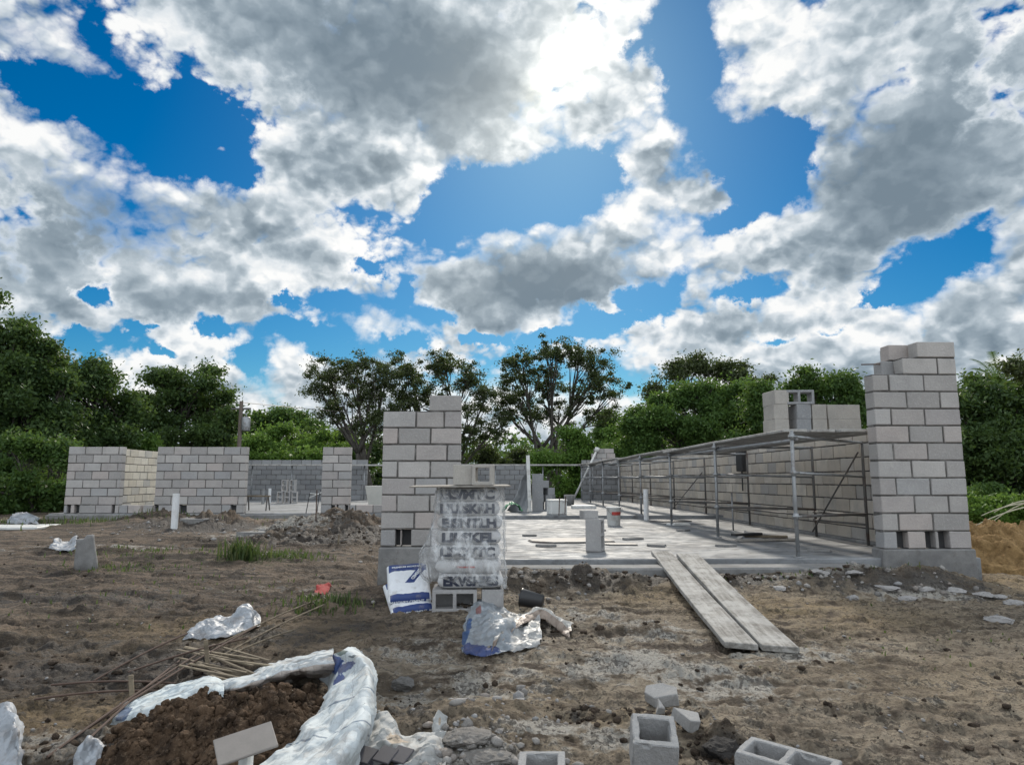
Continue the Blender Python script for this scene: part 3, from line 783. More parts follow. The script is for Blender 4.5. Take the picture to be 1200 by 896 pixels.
# ------------------------------------------------------------------ scaffold along the right wall
SC = thing('scaffold', 'long galvanised tube scaffold carrying a plank platform along the right wall', 'scaffold', (3.6, 8.1, -.1))
def add_part(name, g, mat, parent, sm=True):
    o = g.build(name, mat, parent, smooth_shade=sm)
    o.matrix_parent_inverse = Matrix.Translation(parent.location).inverted() if parent.rotation_euler.z == 0 else parent.matrix_basis.inverted()
    return o
fy = [(8.1, 9.45), (10.95, 10.95), (13.75, 13.75), (16.5, 16.5), (19.3, 19.3), (22.1, 22.1), (24.9, 24.9), (27.2, 27.2)]
TOPZ = 1.30
for i, (ya, yb) in enumerate(fy):
    fz = -.10 if ya < 16 else -.02
    xa, xb = 3.56+.01*i, 5.12
    g = Geo(); g.tube([(xa, ya, fz), (xa+.006*math.sin(i*3), ya+.008*math.cos(i*2), TOPZ*.5), (xa, ya, TOPZ+.05)], .023, 8); g.tube([(xa, ya, fz), (xa, ya, fz+.008)], .06, 8)
    for z_ in (.36, .86, TOPZ-.02): g.tube([(xa, ya, z_-.035), (xa, ya, z_+.035)], .032, 8); g.tube([(xa-.05, ya-.02, z_), (xa+.06, ya-.02, z_)], .014, 6)
    add_part('upright', g, M_GALV, SC)
    g = Geo(); g.tube([(xb, yb, fz), (xb, yb, TOPZ+.0)], .021, 8); g.tube([(xb, yb, fz), (xb, yb, fz+.008)], .055, 8)
    add_part('upright', g, M_DARKSTEEL, SC)
    for z in (.36, .86, TOPZ-.02):
        g = Geo(); g.tube([(xa, ya, z), (xb, yb, z-(.04 if z < 1 else 0))], .017, 8); add_part('crossbar', g, M_GALV if z > .5 else M_DARKSTEEL, SC)
    if i+1 < len(fy):
        yc, yd = fy[i+1]
        for z in ((.22,) if i % 2 else (.30, .18)):
            g = Geo(); g.tube([(xb-.03, yb, z), (xb-.03, yd, z-.02)], .015, 8); add_part('ledger', g, M_DARKSTEEL, SC)
        if i in (0, 3):
            g = Geo(); g.tube([(xb-.06, yb, 1.15 if i == 0 else .95), (xb-.06, yd, -.02)], .012, 8); add_part('brace', g, M_DARKSTEEL, SC)
        g = Geo(); g.tube([(xa+.06, ya, TOPZ-.055), (xa+.06, yc, TOPZ-.055)], .02, 8); add_part('ledger', g, M_GALV, SC)
        if i in (2, 3, 4, 1):
            g = Geo(); g.tube([(4.3, (ya+yc)/2, fz), (4.3, (ya+yc)/2, .55)], .015, 8)
            if i == 1: add_part('prop', g, M_GALV, SC)
rng = random.Random(21)
def plank_mesh(L, w=.29, t=.034, seed=0):
    g = Geo(); g.box((-w/2, 0, 0), (w/2, L, t), .005, None, .002, random.Random(seed)); return g.mesh('plank')
pm = [plank_mesh(3.15, .29, .034, s) for s in range(3)]
PL = []
ordw = ['nearest', 'second', 'third', 'fourth', 'fifth', 'sixth', 'farthest']
colw = ['yard side edge', 'second row in', 'second row from the wall', 'wall side']
for i in range(7):
    y0 = fy[i][0]-.12+rng.uniform(-.05, .05)
    if i == 0: y0 = 8.30
    for j in range(4):
        if i >= 3 and j in (1, 3) or i == 2 and j == 3: continue
        o = link_mesh('plank', pm[(i+j) % 3], M_PLANK)
        z = TOPZ+.004+(.045 if i % 2 == 0 else .0)
        o.location = (3.70+j*.345+rng.uniform(-.015, .015), y0+rng.uniform(-.12, .12) if i else y0+rng.uniform(-.05, .05), z)
        o.rotation_euler = (R(-.75) if i % 2 else R(rng.uniform(-.1,.1)), 0, R(rng.uniform(-1.6, 1.6)))
        if i % 2: o.location.z += .043
        tag(o, f'scaffold plank on the {colw[j]}, {ordw[i]} bay from the tower', 'plank', 'planks on the scaffold')
# blocks waiting on the platform
PZ = TOPZ+.004+.045+.043
for q in range(3):
    loose_block(['bottom','middle','top'][q]+' tan block in the stack at the yard end of the scaffold platform', (3.93+.006*q, 9.42, PZ+.001+q*.1945), (0,0,R(90+[1,-2,2][q])), ME_FULL_TAN, M_BLOCK_TAN, 'blocks on the scaffold')
for q in range(2):
    loose_block(['lower','upper'][q]+' dark grey block under the hollow one on the scaffold', (4.23, 9.40, PZ+.001+q*.1945), (0,0,R(88+3*q)), ME_FULL_GREY, M_BLOCK_DARK, 'blocks on the scaffold')
loose_block('grey block with two open cells on top of the scaffold stack', (4.20, 9.40, PZ+.002+2*.1945+.0965), (R(90),0,R(-6)), ME_FULL_GREY, M_BLOCK_DARK, 'blocks on the scaffold')
for q in range(2):
    loose_block(['lower','upper'][q]+' tan block with its long face out, beside the tower on the scaffold', (4.79, 9.32+.01*q, PZ+.001+q*.1945), (0,0,R(1-2*q)), ME_FULL_TAN, M_BLOCK_TAN, 'blocks on the scaffold', scale=(1.12,1,1))
    loose_block(['lower','upper'][q]+' tan block end on, between grey and long tan blocks', (4.44, 9.40, PZ+.001+q*.1945), (0,0,R(90)), ME_FULL_TAN, M_BLOCK_TAN, 'blocks on the scaffold')
# dark electrical box on the long wall
g = Geo(); g.box((5.25, 14.4, .95), (5.357, 14.75, 1.42), .01); bx_ = g.build('meter_box', M_BLACK)
tag(bx_, 'dark box fixed high on the long block wall', 'electric box')
g = Geo(); g.tube([(5.30, 14.55, .95), (5.30, 14.55, .55)], .015, 6); g.build('conduit', M_BLACK, bx_)

# ------------------------------------------------------------------ scaffold along the back walls
SB = thing('scaffold', 'thin scaffold line with one long board across the back of the site', 'scaffold', (-9.6, 28.2, -.02))
for x in (-9.3, -7.75, -4.9, -1.9, .3, 2.2, 3.75, 4.2):
    g = Geo(); g.tube([(x, 28.2, -.02), (x, 28.2, 1.32)], .032, 6); add_part('upright', g, M_GALV, SB)
g = Geo(); g.box((-9.9, 28.0, 1.32), (-1.6, 28.42, 1.38), .005); add_part('board', g, M_PLANK, SB, False)
g = Geo(); g.box((-1.5, 28.0, 1.33), (4.0, 28.42, 1.39), .005); add_part('board', g, M_PLANK, SB, False)
g = Geo(); g.tube([(3.4,27.9,.05),(4.35,27.9,1.95)], .04, 8); g.tube([(4.33,27.9,1.9),(4.38,27.9,2.05)], .09, 8)
o = g.build('prop', M_WHITE, smooth_shade=True); tag(o, 'pale pole leaning against the far end of the scaffold', 'pole')

# ------------------------------------------------------------------ things on the slab
S1, S2 = -.10, -.02
def px_on(px, py, z): q = at_level(px, py, z); return float(q[0]), float(q[1])
x, y = px_on(690.5, 646, S1)
loose_block('block standing on end on the slab near the planks', (x+.0965, y+.1, S1+.199), (0,R(90),R(90)), ME_FULL, M_BLOCK, 'loose concrete blocks')

o = [q for q in COL.objects if q.get('label','').startswith('block standing on end')][0]
o.location = (x, y+.12, S1+.199); o.rotation_euler = (0, R(90), R(-24))
loose_block('half block sitting on top of the upright block', (x+.02, y+.13, S1+.398), (0,0,R(12)), ME_HALF, M_BLOCK, 'loose concrete blocks', scale=(.95,.95,.5))
# bucket
x, y = px_on(721, 616, S1)
B = thing('bucket', 'white plastic bucket with red label on the slab', 'bucket', (x, y+.15, S1), R(10))
g = Geo(); g.lathe([(.001,.002),(.118,.002),(.122,.008),(.142,.33),(.150,.335),(.150,.352),(.142,.356),(.136,.35),(.112,.02),(.001,.018)], 28)
g.build('body', M_WHITE, B, smooth_shade=True)
M_RED = simple_mat('red_print', (.42,.05,.04), .5, .2, 8, .05)
g = Geo(); sg = 12
vs = []; fs = []
for j, z in enumerate((.20,.265)):
    r = .1415*(.118/.142+(1-.118/.142)*z/.33)+.0035
    for k_ in range(sg+1):
        a = R(-125+85*k_/sg); vs.append((r*math.cos(a), r*math.sin(a), z))
fs = [(k_, k_+1, sg+2+k_, sg+1+k_) for k_ in range(sg)]
g.add(vs, fs); g.build('label', M_RED, B)
g = Geo(); g.tube([(.148*math.cos(a), -.02-.12*math.sin(a)*.5-.05, .335-.14*math.sin(a)) for a in np.linspace(0, math.pi, 14)], .003, 5); g.build('handle', M_DARKSTEEL, B)
# white standpipes
for (px, py, top, z, lab) in ((757.5, 609, 573, S1, 'white plastic pipe standing up from the slab beside the scaffold'), (204, 619, 578, None, 'white plastic standpipe in front of the wide low wall')):
    if z is None: q = on_ground(px, py); x, y, z = float(q[0]), float(q[1]), float(q[2])-.05
    else: x, y = px_on(px, py, z)
    h = at_depth(px, top, y)[2]-z
    g = Geo(); rr = .055 if px > 500 else .062
    g.lathe([(rr,0),(rr,h),(rr-.006,h),(rr-.006,h-.2)], 16)
    o = g.build('pipe', M_PVC, loc=(x, y, z), smooth_shade=False); tag(o, lab, 'pipe')
# leaning white board / post with plastic sheet
x, y = px_on(621, 599, S2)
g = Geo(); g.box((-.045, -.03, 0), (.045, .03, 1.42), .004)
o = g.build('post', M_WHITE, loc=(x, y, S2), rot=(0, R(-2), 0)); tag(o, 'bright white upright post in the middle of the rear slab', 'post')
g = Geo(); g.box((0,-.02,0),(.28,.02,.95),.004); g.box((.07,-.023,.5),(.15,-.019,.56),0)
o = g.build('panel', M_BLOCK_DARK, loc=(x+.08, y+.35, S2)); tag(o, 'grey slab panel standing right beside the white post', 'panel')
rng = random.Random(4)
bx0, by0 = px_on(640, 597, S2)
for i_, (dx, dz, dy) in enumerate([(-.15,0,0),(.12,0,.05),(.36,0,.1),(-.12,.2,.03),(.14,.2,.06),(-.16,.4,.02),(.10,.4,.08),(-.05,.6,.04)]):
    loose_block(['left bottom','middle bottom','right bottom','left second row','right second row','left third row','right third row','single top'][i_]+' block of the pile behind the white post', (bx0+dx, by0+.2+dy, S2+dz*.97), (0,0,R(rng.uniform(70,110))), ME_FULL_GREY, M_BLOCK_DARK, 'block pile on the rear slab')
M_TARP = simple_mat('grey_tarp', (.20,.21,.22), .55, .3, 6, .2, .004, 0, (.4,.4,.4), .4)
q0 = np.array(px_on(596, 600, S2)); yy = q0[1]+.6
P3 = lambda px, py, Y: tuple(at_depth(px, py, Y))
sheet('tarp', 'grey mesh sheet hanging in a slant left of the white post', 'tarp', [[P3(617,540,yy),P3(612,560,yy),P3(604,580,yy-.2),P3(595,598,yy-.4)],[P3(619,540,yy),P3(617,562,yy+.1),P3(613,582,yy),P3(606,601,yy-.2)],[P3(620,541,yy),P3(620,565,yy),P3(619,585,yy-.1),P3(617,602,yy-.3)]], M_TARP, amp=.06, freq=5, seed=3, sub=8)
M_GREEN = simple_mat('green_plastic', (.10,.27,.14), .5, .4, 7, .1)
q = np.array(px_on(600, 600, S2))
sheet('plastic_bag', 'pale green plastic bag on the slab left of the white post', 'bag', [[(q[0]+dx, q[1]+dy, S2+h) for dx, h in ((-.25,.02),(-.1,.2),(.08,.22),(.25,.03))] for dy in (-.15,0,.2)], M_GREEN, amp=.07, freq=8, seed=5, sub=8)
# low table of pale boards, boxes and a drum further back
x, y = px_on(685, 596, S2)
g = Geo(); g.box((-.33,-.2,.0),(.33,.2,.09),.01); o = g.build('board_stack', M_WHITE, loc=(x, y+.2, S2)); tag(o, 'low pale slab lying under the leaning pole', 'slab')
x, y = px_on(654, 603, S2)
g = Geo(); g.box((-.2,-.15,0),(.2,.15,.30),.012); g.box((-.21,-.16,.30),(.21,.16,.34),.006); o = g.build('carton', M_WHITE, loc=(x, y+.3, S2), rot=(0,0,R(15))); tag(o, 'white carton on the rear slab beside the block pile', 'box')
x, y = px_on(668, 592, S2)
g = Geo(); g.lathe([(.001,.0),(.15,0),(.17,.32),(.155,.33),(.14,.05),(.001,.04)], 20); o = g.build('mortar_bucket', M_FOOT, loc=(x, y+.2, S2), smooth_shade=True); tag(o, 'cement crusted bucket behind the white carton', 'bucket')
for (px, py, top) in ((655, 604, 588), (662, 603, 589)):
    x, y = px_on(px, py, S2); g = Geo(); g.tube([(x,y,S2),(x+.02,y,S2+.42)], .012, 6); o = g.build('rebar', rebar_mat); tag(o, ['short dark rebar stub standing left of its twin on the rear slab','short dark rebar stub standing right of its twin on the rear slab'][px > 660], 'rebar', 'rebar stubs')
# flat litter on the slab
def flat(name, label, cat, px, py, z, w, d, t, rz, mat, jit=.02, tilt=0):
    x, y = px_on(px, py, z); rng = random.Random(int(px*7+py))
    g = Geo(); n = 9; out = []
    for i in range(n):
        a = 2*math.pi*i/n; s_ = 1/max(abs(math.cos(a)), abs(math.sin(a)))
        out.append((w/2*math.cos(a)*s_*rng.uniform(1-jit*6,1), d/2*math.sin(a)*s_*rng.uniform(1-jit*6,1)))
    vs = [(a, b, 0) for a, b in out]+[(a*.96, b*.96, t) for a, b in out]
    g.add(vs, [tuple(range(n))[::-1], tuple(range(n, 2*n))]+[(i, (i+1) % n, n+(i+1) % n, n+i) for i in range(n)])
    return tag(g.build(name, mat, loc=(x, y, z+.004), rot=(tilt, 0, R(rz))), label, cat)
flat('plywood_sheet', 'dark wet plywood sheet lying flat behind the upright block', 'board', 668, 634, S1, 1.25, .75, .02, 6, M_DARKSTEEL, .02)
flat('plywood_sheet', 'thin dark offcut lying on the slab right of the upright block', 'board', 725, 638, S1, .55, .30, .014, -8, M_DARKSTEEL, .03)
flat('concrete_scrap', 'pale broken screed piece on the slab step', 'scrap', 627, 607, S1, .55, .35, .07, 0, M_SLAB, .03)
flat('offcut_board', 'dark board lying at the scaffold foot by the white pipe', 'board', 785, 611, S1, 1.0, .4, .02, 12, M_DARKSTEEL, .03)
flat('offcut_board', 'pale offcut under the second scaffold post', 'board', 795, 615, S1, .5, .25, .03, 3, M_WHITE, .03)
for i_, (dx, dy, rz, mt, L_) in enumerate([(0,0,8,M_PLY,.75),(.12,.16,-14,M_STICK,.6),(-.18,.1,20,M_BLACK,.5),(.25,.02,-3,M_PLY,.55)]):
    x, y = px_on(893, 634, S1); g = Geo(); g.box((-L_/2,-.05,0),(L_/2,.05,.035),.006)
    o = g.build('timber_offcut', mt, loc=(x+dx, y+dy, S1+.004+.036*(i_ % 3)), rot=(0,0,R(rz))); tag(o, ['brown timber offcut at the bottom of the scrap by the scaffold foot','thin pale stick across the timber scrap by the scaffold foot','black offcut at the left of the timber scrap','short brown offcut at the right of the timber scrap'][i_], 'timber', 'timber scraps on the slab')
for (px, py, w_, d_, rz, lab) in ((345, 612, 1.5, .35, 4, 'long pale screed strip lying before the wing doorway'), (318, 618, 1.2, .4, 10, 'shorter broken concrete strip nearer than the long screed strip'), (230, 607, .8, .3, -6, 'grey broken slab leaning on the soil by the standpipe'), (425, 612, .9, .3, -8, 'grey slab lump on the dark mound below the low course')):
    q = on_ground(px, py); zc = min(gz(q[0]+a_*w_*.5, q[1]+b_*d_*.5) for a_ in (-1, 0, 1) for b_ in (-1, 0, 1))
    o = flat('concrete_scrap', lab, 'scrap', px, py, -.3, w_, d_, .15, rz, M_FOOT, .06, R(2)); o.location = (q[0], q[1], zc-.05)
rng = random.Random(44)
for i_, (px, py, w_, d_, rz) in enumerate(((740,632,.35,.22,20),(770,640,.28,.2,-30),(640,640,.3,.2,10),(800,622,.3,.2,40),(850,640,.32,.2,15),(620,628,.24,.18,5),(705,622,.22,.16,70),(960,646,.34,.2,-15))):
    flat('mortar_scrap', 'grey mortar scrap on the slab '+['between upright block and bucket','just above the ramp planks','beside the wrapped stack, front one','between the second and third scaffold posts','near the front scaffold post','beside the wrapped stack, rear one','next to the bucket','close under the tower'][i_], 'scrap', px, py, S1, w_, d_, .025, rz, M_FOOT, .05)
M_RAG = simple_mat('grey_rag', (.36,.34,.32), .9, .3, 10, .2)
x, y = px_on(880, 632, S1)
sheet('rag', 'crumpled pale rag beside the timber scrap on the slab', 'rag', [[(x+dx, y+dy, S1+h) for dx, h in ((-.2,.01),(-.05,.10),(.1,.08),(.25,.01))] for dy in (-.12,0,.15)], M_RAG, amp=.05, freq=11, seed=9, sub=8)

# ------------------------------------------------------------------ inside the low wing
x, y = px_on(333, 590, S2)
for i_, (dx, dz, rx) in enumerate([(-.22,0,4),(.03,0,-6),(.26,0,8),(-.1,.40,3),(.16,.40,-5)]):
    loose_block(['left','middle','right','upper left','upper right'][i_]+' upright block of the pale stack inside the low wing', (x+dx, y+.2+.02*i_, S2+.2+dz), (0,R(90),R(90+rx)), ME_FULL, M_BLOCK, 'pale blocks inside the wing')
for px, top in ((308, 573), (315.5, 572)):
    xx, yy = px_on(px, 590, S2); h = at_depth(px, top, yy)[2]-S2
    g = Geo(); g.lathe([(.05,0),(.05,h),(.044,h),(.044,h-.1)], 12); o = g.build('pipe', M_PVC if px > 310 else M_GALV, loc=(xx, yy, S2)); tag(o, 'thicker white pipe stub left of the pale block stack' if px > 310 else 'thinner grey pipe stub inside the low wing doorway', 'pipe')
x, y = px_on(300, 598, S2); y += .1
t = thing('sawhorse', 'low timber sawhorse in the doorway of the low wing', 'sawhorse', (x, y, S2))
g = Geo(); g.box((-.32,-.05,.35),(.32,.05,.39),.005); g.build('beam', M_STICK, t)
for sx in (-.26,.26):
    for sy in (-.1,.1):
        g = Geo(); g.tube([(sx,sy*.4,.355),(sx*1.05,sy*1.6,0)], .018, 6); g.build('leg', M_DARKSTEEL, t)
x, y = px_on(367, 601, -.02)
t = thing('trestle', 'thin black steel trestle leaning by the slim pier', 'trestle', (x, y-.05, -.02))
for sx, tl in ((-.16,.05),(.10,.02)):
    g = Geo(); g.tube([(sx,0,0),(sx+tl,.1,.48)], .011, 6); g.build('leg', M_BLACK, t)
g = Geo(); g.tube([(-.12,.08,.36),(.2,.2,.52)], .012, 6); g.tube([(-.11,.1,.47),(.12,.1,.45)], .011, 6); g.build('rail', M_WHITE, t)
q = on_ground(370, 612)
g = Geo(); g.tube([(q[0],q[1],q[2]-.1),(q[0],q[1],q[2]+.55)], .010, 6); tag(g.build('rebar', rebar_mat), 'thin rebar stake before the slim pier', 'rebar')
q = on_ground(396, 640)
g = Geo(); g.tube([(q[0],q[1],q[2]-.1),(q[0]+.01,q[1],q[2]+.17)], .013, 6); tag(g.build('stake', M_STICK), 'short wooden stake on the dark mound below the slim pier', 'stake')
# mortar tub right of the slim pier
x0, y0 = -2.75, 21.2
g = Geo()
pr = [(-.65,0),(-.80,.52),(-.74,.56),(.72,.56),(.80,.50),(.66,0)]
def tub():
    xs = [-.8,-.72,.72,.8]; ys = [-.4,-.33,.33,.4]; zs = [0,.06,.62]
    bm = voxel_block(xs, ys, zs, lambda i,j,k: not (i == 1 and j == 1 and k == 1), .012)
    for v in bm.verts:
        s_ = .86+.14*v.co.z/.62; v.co.x *= s_; v.co.y *= s_
    return bm_mesh('mortar_tub', bm)
o = link_mesh('mortar_tub', tub(), simple_mat('pale_tub', (.50,.49,.45), .7, .2, 6, .2), loc=(x0, y0, S2), rot=(0,0,R(-14))); tag(o, 'pale mortar mixing tub standing behind the slim pier', 'tub')
g = Geo(); g.box((-.3,-.6,0),(.3,.6,.10),.01); o = g.build('pallet_board', M_RAMP, loc=(-3.0, 19.2, S2), rot=(0,0,R(12))); tag(o, 'pale board stack on the slab beside the slim pier', 'boards')

# ------------------------------------------------------------------ ramp of two planks
def ramp(label, tl, tr, br, bl, zt, zb, t=.045, seed=0):
    A, Bq = at_level(*tl, zt), at_level(*tr, zt); D, Cc = at_level(*bl, zb), at_level(*br, zb)
    top = Vector((A+Bq)/2); bot = Vector((Cc+D)/2); d = top-bot; w = (np.linalg.norm(Bq-A)+np.linalg.norm(Cc-D))/2
    Ld = d.length; g = Geo(); rng = random.Random(seed)
    n = 14; vs = []; fs = []
    for i in range(n+1):
        s_ = i/n*Ld; sag = -.012*math.sin(math.pi*i/n)
        cut = [0, 0]
        for a, b in ((-w/2,-t),(w/2,-t),(w/2,0),(-w/2,0)):
            e = rng.uniform(-.002,.002); ss = s_
            if i == 0: ss = rng.uniform(0,.01)+(.05 if a < 0 else 0)
            vs.append((a+e, ss, b+sag))
    for i in range(n):
        for k_ in range(4):
            k2 = (k_+1) % 4; fs.append((i*4+k_, i*4+k2, (i+1)*4+k2, (i+1)*4+k_))
    fs += [(3,2,1,0), tuple(n*4+k_ for k_ in range(4))]
    g.add(vs, [f[::-1] for f in fs]); o = g.build('plank', M_RAMP)
    yv = d.normalized(); xv = Vector((Bq-A)).normalized(); zv = xv.cross(yv).normalized(); xv = yv.cross(zv)
    M = Matrix((xv, yv, zv)).transposed().to_4x4(); M.translation = bot; o.matrix_world = M
    md = o.modifiers.new('bevel', 'BEVEL'); md.width = .005; md.segments = 1
    return tag(o, label, 'plank', 'ramp planks')
ramp('left plank of the ramp up to the slab, with a crack', (762,645),(787,645),(887,755),(854,755), -.045, -.40, seed=1)
ramp('right plank of the ramp up to the slab, longer one', (792,648),(819,648),(937,759),(897,758), -.045, -.40, seed=2)

# ------------------------------------------------------------------ bag stack under plastic
def text_mesh(txt, size, ext=.0012, bold=.0):
    cu = bpy.data.curves.new('lettering', 'FONT'); cu.body = txt; cu.size = size; cu.extrude = ext; cu.offset = bold; cu.align_x = 'CENTER'; cu.align_y = 'CENTER'; cu.resolution_u = 3
    ob = bpy.data.objects.new('lettering', cu); COL.objects.link(ob)
    dg = bpy.context.evaluated_depsgraph_get(); me = bpy.data.meshes.new_from_object(ob.evaluated_get(dg))
    bpy.data.objects.remove(ob); bpy.data.curves.remove(cu); return me
def bag_mesh(w, l, t, seed=0, n=26, pw=7, wr=.012):
    u = np.linspace(-1, 1, n); U, Vv = np.meshgrid(u, u, indexing='ij')
    U = np.sign(U)*(1-(1-np.abs(U))**1.35); Vv = np.sign(Vv)*(1-(1-np.abs(Vv))**1.35)
    th = np.sqrt(np.clip(1-np.abs(U)**pw, 0, 1))*np.sqrt(np.clip(1-np.abs(Vv)**pw, 0, 1))
    nz = (fbm2(U*2.6+seed*3.1, Vv*2.6, 4, seed)-.5); nz2 = (1-np.abs(fbm2(U*4+seed, Vv*4+9, 3, seed+5)*2-1)-.75)
    X = U*w/2*(1+.02*nz); Y = Vv*l/2*(1+.02*nz2)
    top = np.stack([X, Y, t/2+th*t/2+th*(nz*wr*2+nz2*wr)], -1); bot = np.stack([X, Y, t/2-th*t/2*.96], -1)
    m = n*n; Vt = np.concatenate([top.reshape(-1,3), bot.reshape(-1,3)])
    i = (np.arange(n-1)[:,None]*n+np.arange(n-1)[None]).ravel()
    f1 = np.stack([i, i+n, i+n+1, i+1], -1); f2 = np.stack([i, i+1, i+n+1, i+n], -1)+m
    Fq = np.concatenate([f1, f2]); me = np_mesh('bag', Vt, Fq, True)
    bm = bmesh.new(); bm.from_mesh(me); bmesh.ops.remove_doubles(bm, verts=bm.verts[:], dist=.0008); bm.to_mesh(me); bm.free()
    me.polygons.foreach_set('use_smooth', np.ones(len(me.polygons), bool)); return me
SX, SY = -.17, 6.42
gzs = gz(SX, SY)-.01
BASE = gzs
M_PAPER = simple_mat('grey_paper_sack', (.56,.56,.565), .8, .1, 9, .3, .004, 0, (.40,.37,.34), .5)
M_NAVY = simple_mat('navy_print', (.016,.022,.045), .7, .2, 9, .05)
blk = loose_block('hollow block with two open cells under the wrapped bag stack', (SX-.125, SY-.02, BASE+.0965), (R(90),0,R(2)), ME_FULL, M_BLOCK, 'blocks under the bag stack'); blk.location.y += .19
loose_block('block end on beside the hollow one under the bag stack', (SX+.215, SY+.19, BASE), (0,0,R(91)), ME_FULL, M_BLOCK, 'blocks under the bag stack')
loose_block('unseen block set behind the hollow one at the base of the bag stack', (SX-.125, SY+.30, BASE), (0,0,R(1)), ME_FULL, M_BLOCK, 'blocks under the bag stack')  # unseen block of the base, added so the open cells go dark
words = ['EKVSHIES', 'MI KIRT', 'LISOYTC', 'LILSKEL', 'EISNTLH', 'LILLSKRH', 'EIS/MTC']
z = BASE+.196; rng = random.Random(77)
BAGTOP = None
dxs = [.015,.0,-.005,-.005,.012,-.012,-.015]; tl = [1.5, 0, -1, 1, -1.5, 1, -.5]
names_ = ['bottom','second','third','fourth','fifth','sixth','top']
for i_ in range(7):
    T_ = .127
    o = link_mesh('cement_bag', bag_mesh(.59, .40, .138, 40+i_, 26, 9, .006), M_PAPER)
    o.location = (SX+dxs[i_], SY+.20, z); o.rotation_euler = (0, 0, R(rng.uniform(-2.5,2.5)))
    tag(o, names_[i_]+' grey paper bag in the plastic wrapped stack', 'cement bag', 'bags in the wrapped stack')
    if i_ != 1:
        me = text_mesh(words[i_], .108, .0008, .0062)
        xs_ = [v.co.x for v in me.vertices]; sc_ = .49/max(.01, max(xs_)-min(xs_))
        for v in me.vertices: v.co.x *= sc_
        lt = link_mesh('lettering', me, M_NAVY, o, (0, -.2045, .068), (R(90),0,0))
    else:
        g = Geo(); g.box((-.10,-.205,.06),(.06,-.2035,.075)); g.build('lettering', M_RED, o)
    z += T_
BAGTOP = z+.012
g = Geo(); g.box((-.46,-.30,0),(.44,.34,.013),.002); o = g.build('plywood_sheet', M_PLY, loc=(SX-.02-.05, SY+.18, BAGTOP), rot=(R(.6),R(-.4),R(1))); tag(o, 'thin plywood sheet capping the wrapped bag stack', 'board')
loose_block('tan block end on, left one on the plywood cap', (SX-.05, SY+.20, BAGTOP+.017), (0,0,R(88)), ME_FULL_TAN, M_BLOCK_TAN, 'blocks on the plywood cap', scale=(.9,.93,.95))
loose_block('half block with an open cell, right one on the plywood cap', (SX+.14, SY+.14, BAGTOP+.016+.0965*.97), (R(90),0,R(-6)), ME_HALF_TAN, M_BLOCK_TAN, 'blocks on the plywood cap', scale=(.97,.97,.97))
# the milky film: a creased skirt round the stack
def mat_film(name='milky_film', tr=.62, col=(.78,.79,.80)):
    m, k = new_mat(name); p = world_pos(k)
    fold = k.noise(k.vm('MULTIPLY', p, (5, 5, 2.2)), 2.0, 6, .65, .9)
    b = k.n('ShaderNodeBsdfPrincipled'); k.put(b.inputs['Base Color'], col); k.put(b.inputs['Roughness'], .32)
    k.put(b.inputs['Normal'], k.bump(crumple_height(k, p, ((7, .8), (17, .8))), 1.0, 1.0, k.bump(fold, .5, .03)))
    t = k.n('ShaderNodeBsdfTransparent'); mx = k.n('ShaderNodeMixShader')
    k.put(mx.inputs[0], k.ramp(fold, .44, .74, o0=.07, o1=.55))
    k.nt.links.new(t.outputs[0], mx.inputs[1]); k.nt.links.new(b.outputs[0], mx.inputs[2]); k.nt.links.new(mx.outputs[0], k.out.inputs[0])
    return m
M_FILM = mat_film()
def film():
    rings = []
    for (zf, l, r_, f, b) in ((1.0,.305,.31,.225,.22),(.86,.31,.315,.235,.225),(.66,.34,.32,.25,.23),(.45,.40,.325,.27,.24),(.28,.46,.33,.30,.25),(.14,.44,.335,.29,.25),(.035,.35,.335,.25,.24)):
        zz = BASE+.19+(BAGTOP-BASE-.19)*zf; cx_, cy_ = SX, SY+.20
        pts = [(-.06,b),(-l*.9,b),(-l,.05),(-l*.93,-f*.75),(-.27,-f),(-.1,-f*.96),(.08,-f*.97),(.24,-f),(r_*.97,-f*.8),(r_,.0),(r_*.95,b),(-.05,b)]
        if zf < .06: zz_off = [0,0,0,.04,.09,.02,.03,.0,-.02,-.05,0,0]
        else: zz_off = [0]*12
        rings.append([(cx_+a, cy_+c_, zz+o_) for (a, c_), o_ in zip(pts, zz_off)])
    return rings
sheet('plastic_wrap', 'milky plastic film wrapped round the tall bag stack', 'plastic wrap', film(), M_FILM, amp=.028, freq=7.0, seed=12, sub=9, thick=.001)

# ------------------------------------------------------------------ two blue and white cement bags
def mat_bag():
    m, k = new_mat('blue_white_sack'); p = obj_coord(k); s = k.n('ShaderNodeSeparateXYZ'); k.put(s.inputs[0], p); x, y, z = s.outputs
    def band(v, a, b): return k.m('MULTIPLY', k.m('GREATER_THAN', v, a), k.m('LESS_THAN', v, b))
    f = k.m('MAXIMUM', k.m('LESS_THAN', y, -.20), k.m('GREATER_THAN', y, .115))
    dg = k.m('ADD', x, k.m('MULTIPLY', y, -.62))
    f = k.m('MAXIMUM', f, k.m('MULTIPLY', band(dg, .0, .085), band(y, -.06, .14)))
    f = k.m('MULTIPLY', f, k.m('LESS_THAN', k.m('ABSOLUTE', x), .175))
    w = k.noise(p, 14, 5, .6); 
    c = k.mix(f, k.mix(w, (.62,.64,.67), (.80,.81,.83)), (.02,.045,.17))
    c = k.mix(k.m('MULTIPLY', k.ramp(k.noise(p, 9, 7, .68), .52, .70), .45), c, (.30,.26,.23))
    principled(k, c, .55, k.bump(w, .25, .01)); return m
M_BAG = mat_bag(); M_LET = simple_mat('white_print', (.72,.74,.78), .6, .1, 9, .02)
q = on_ground(476, 716); bagme = bag_mesh(.385, .50, .115, 3, 30, 8, .010)
zz = float(q[2])
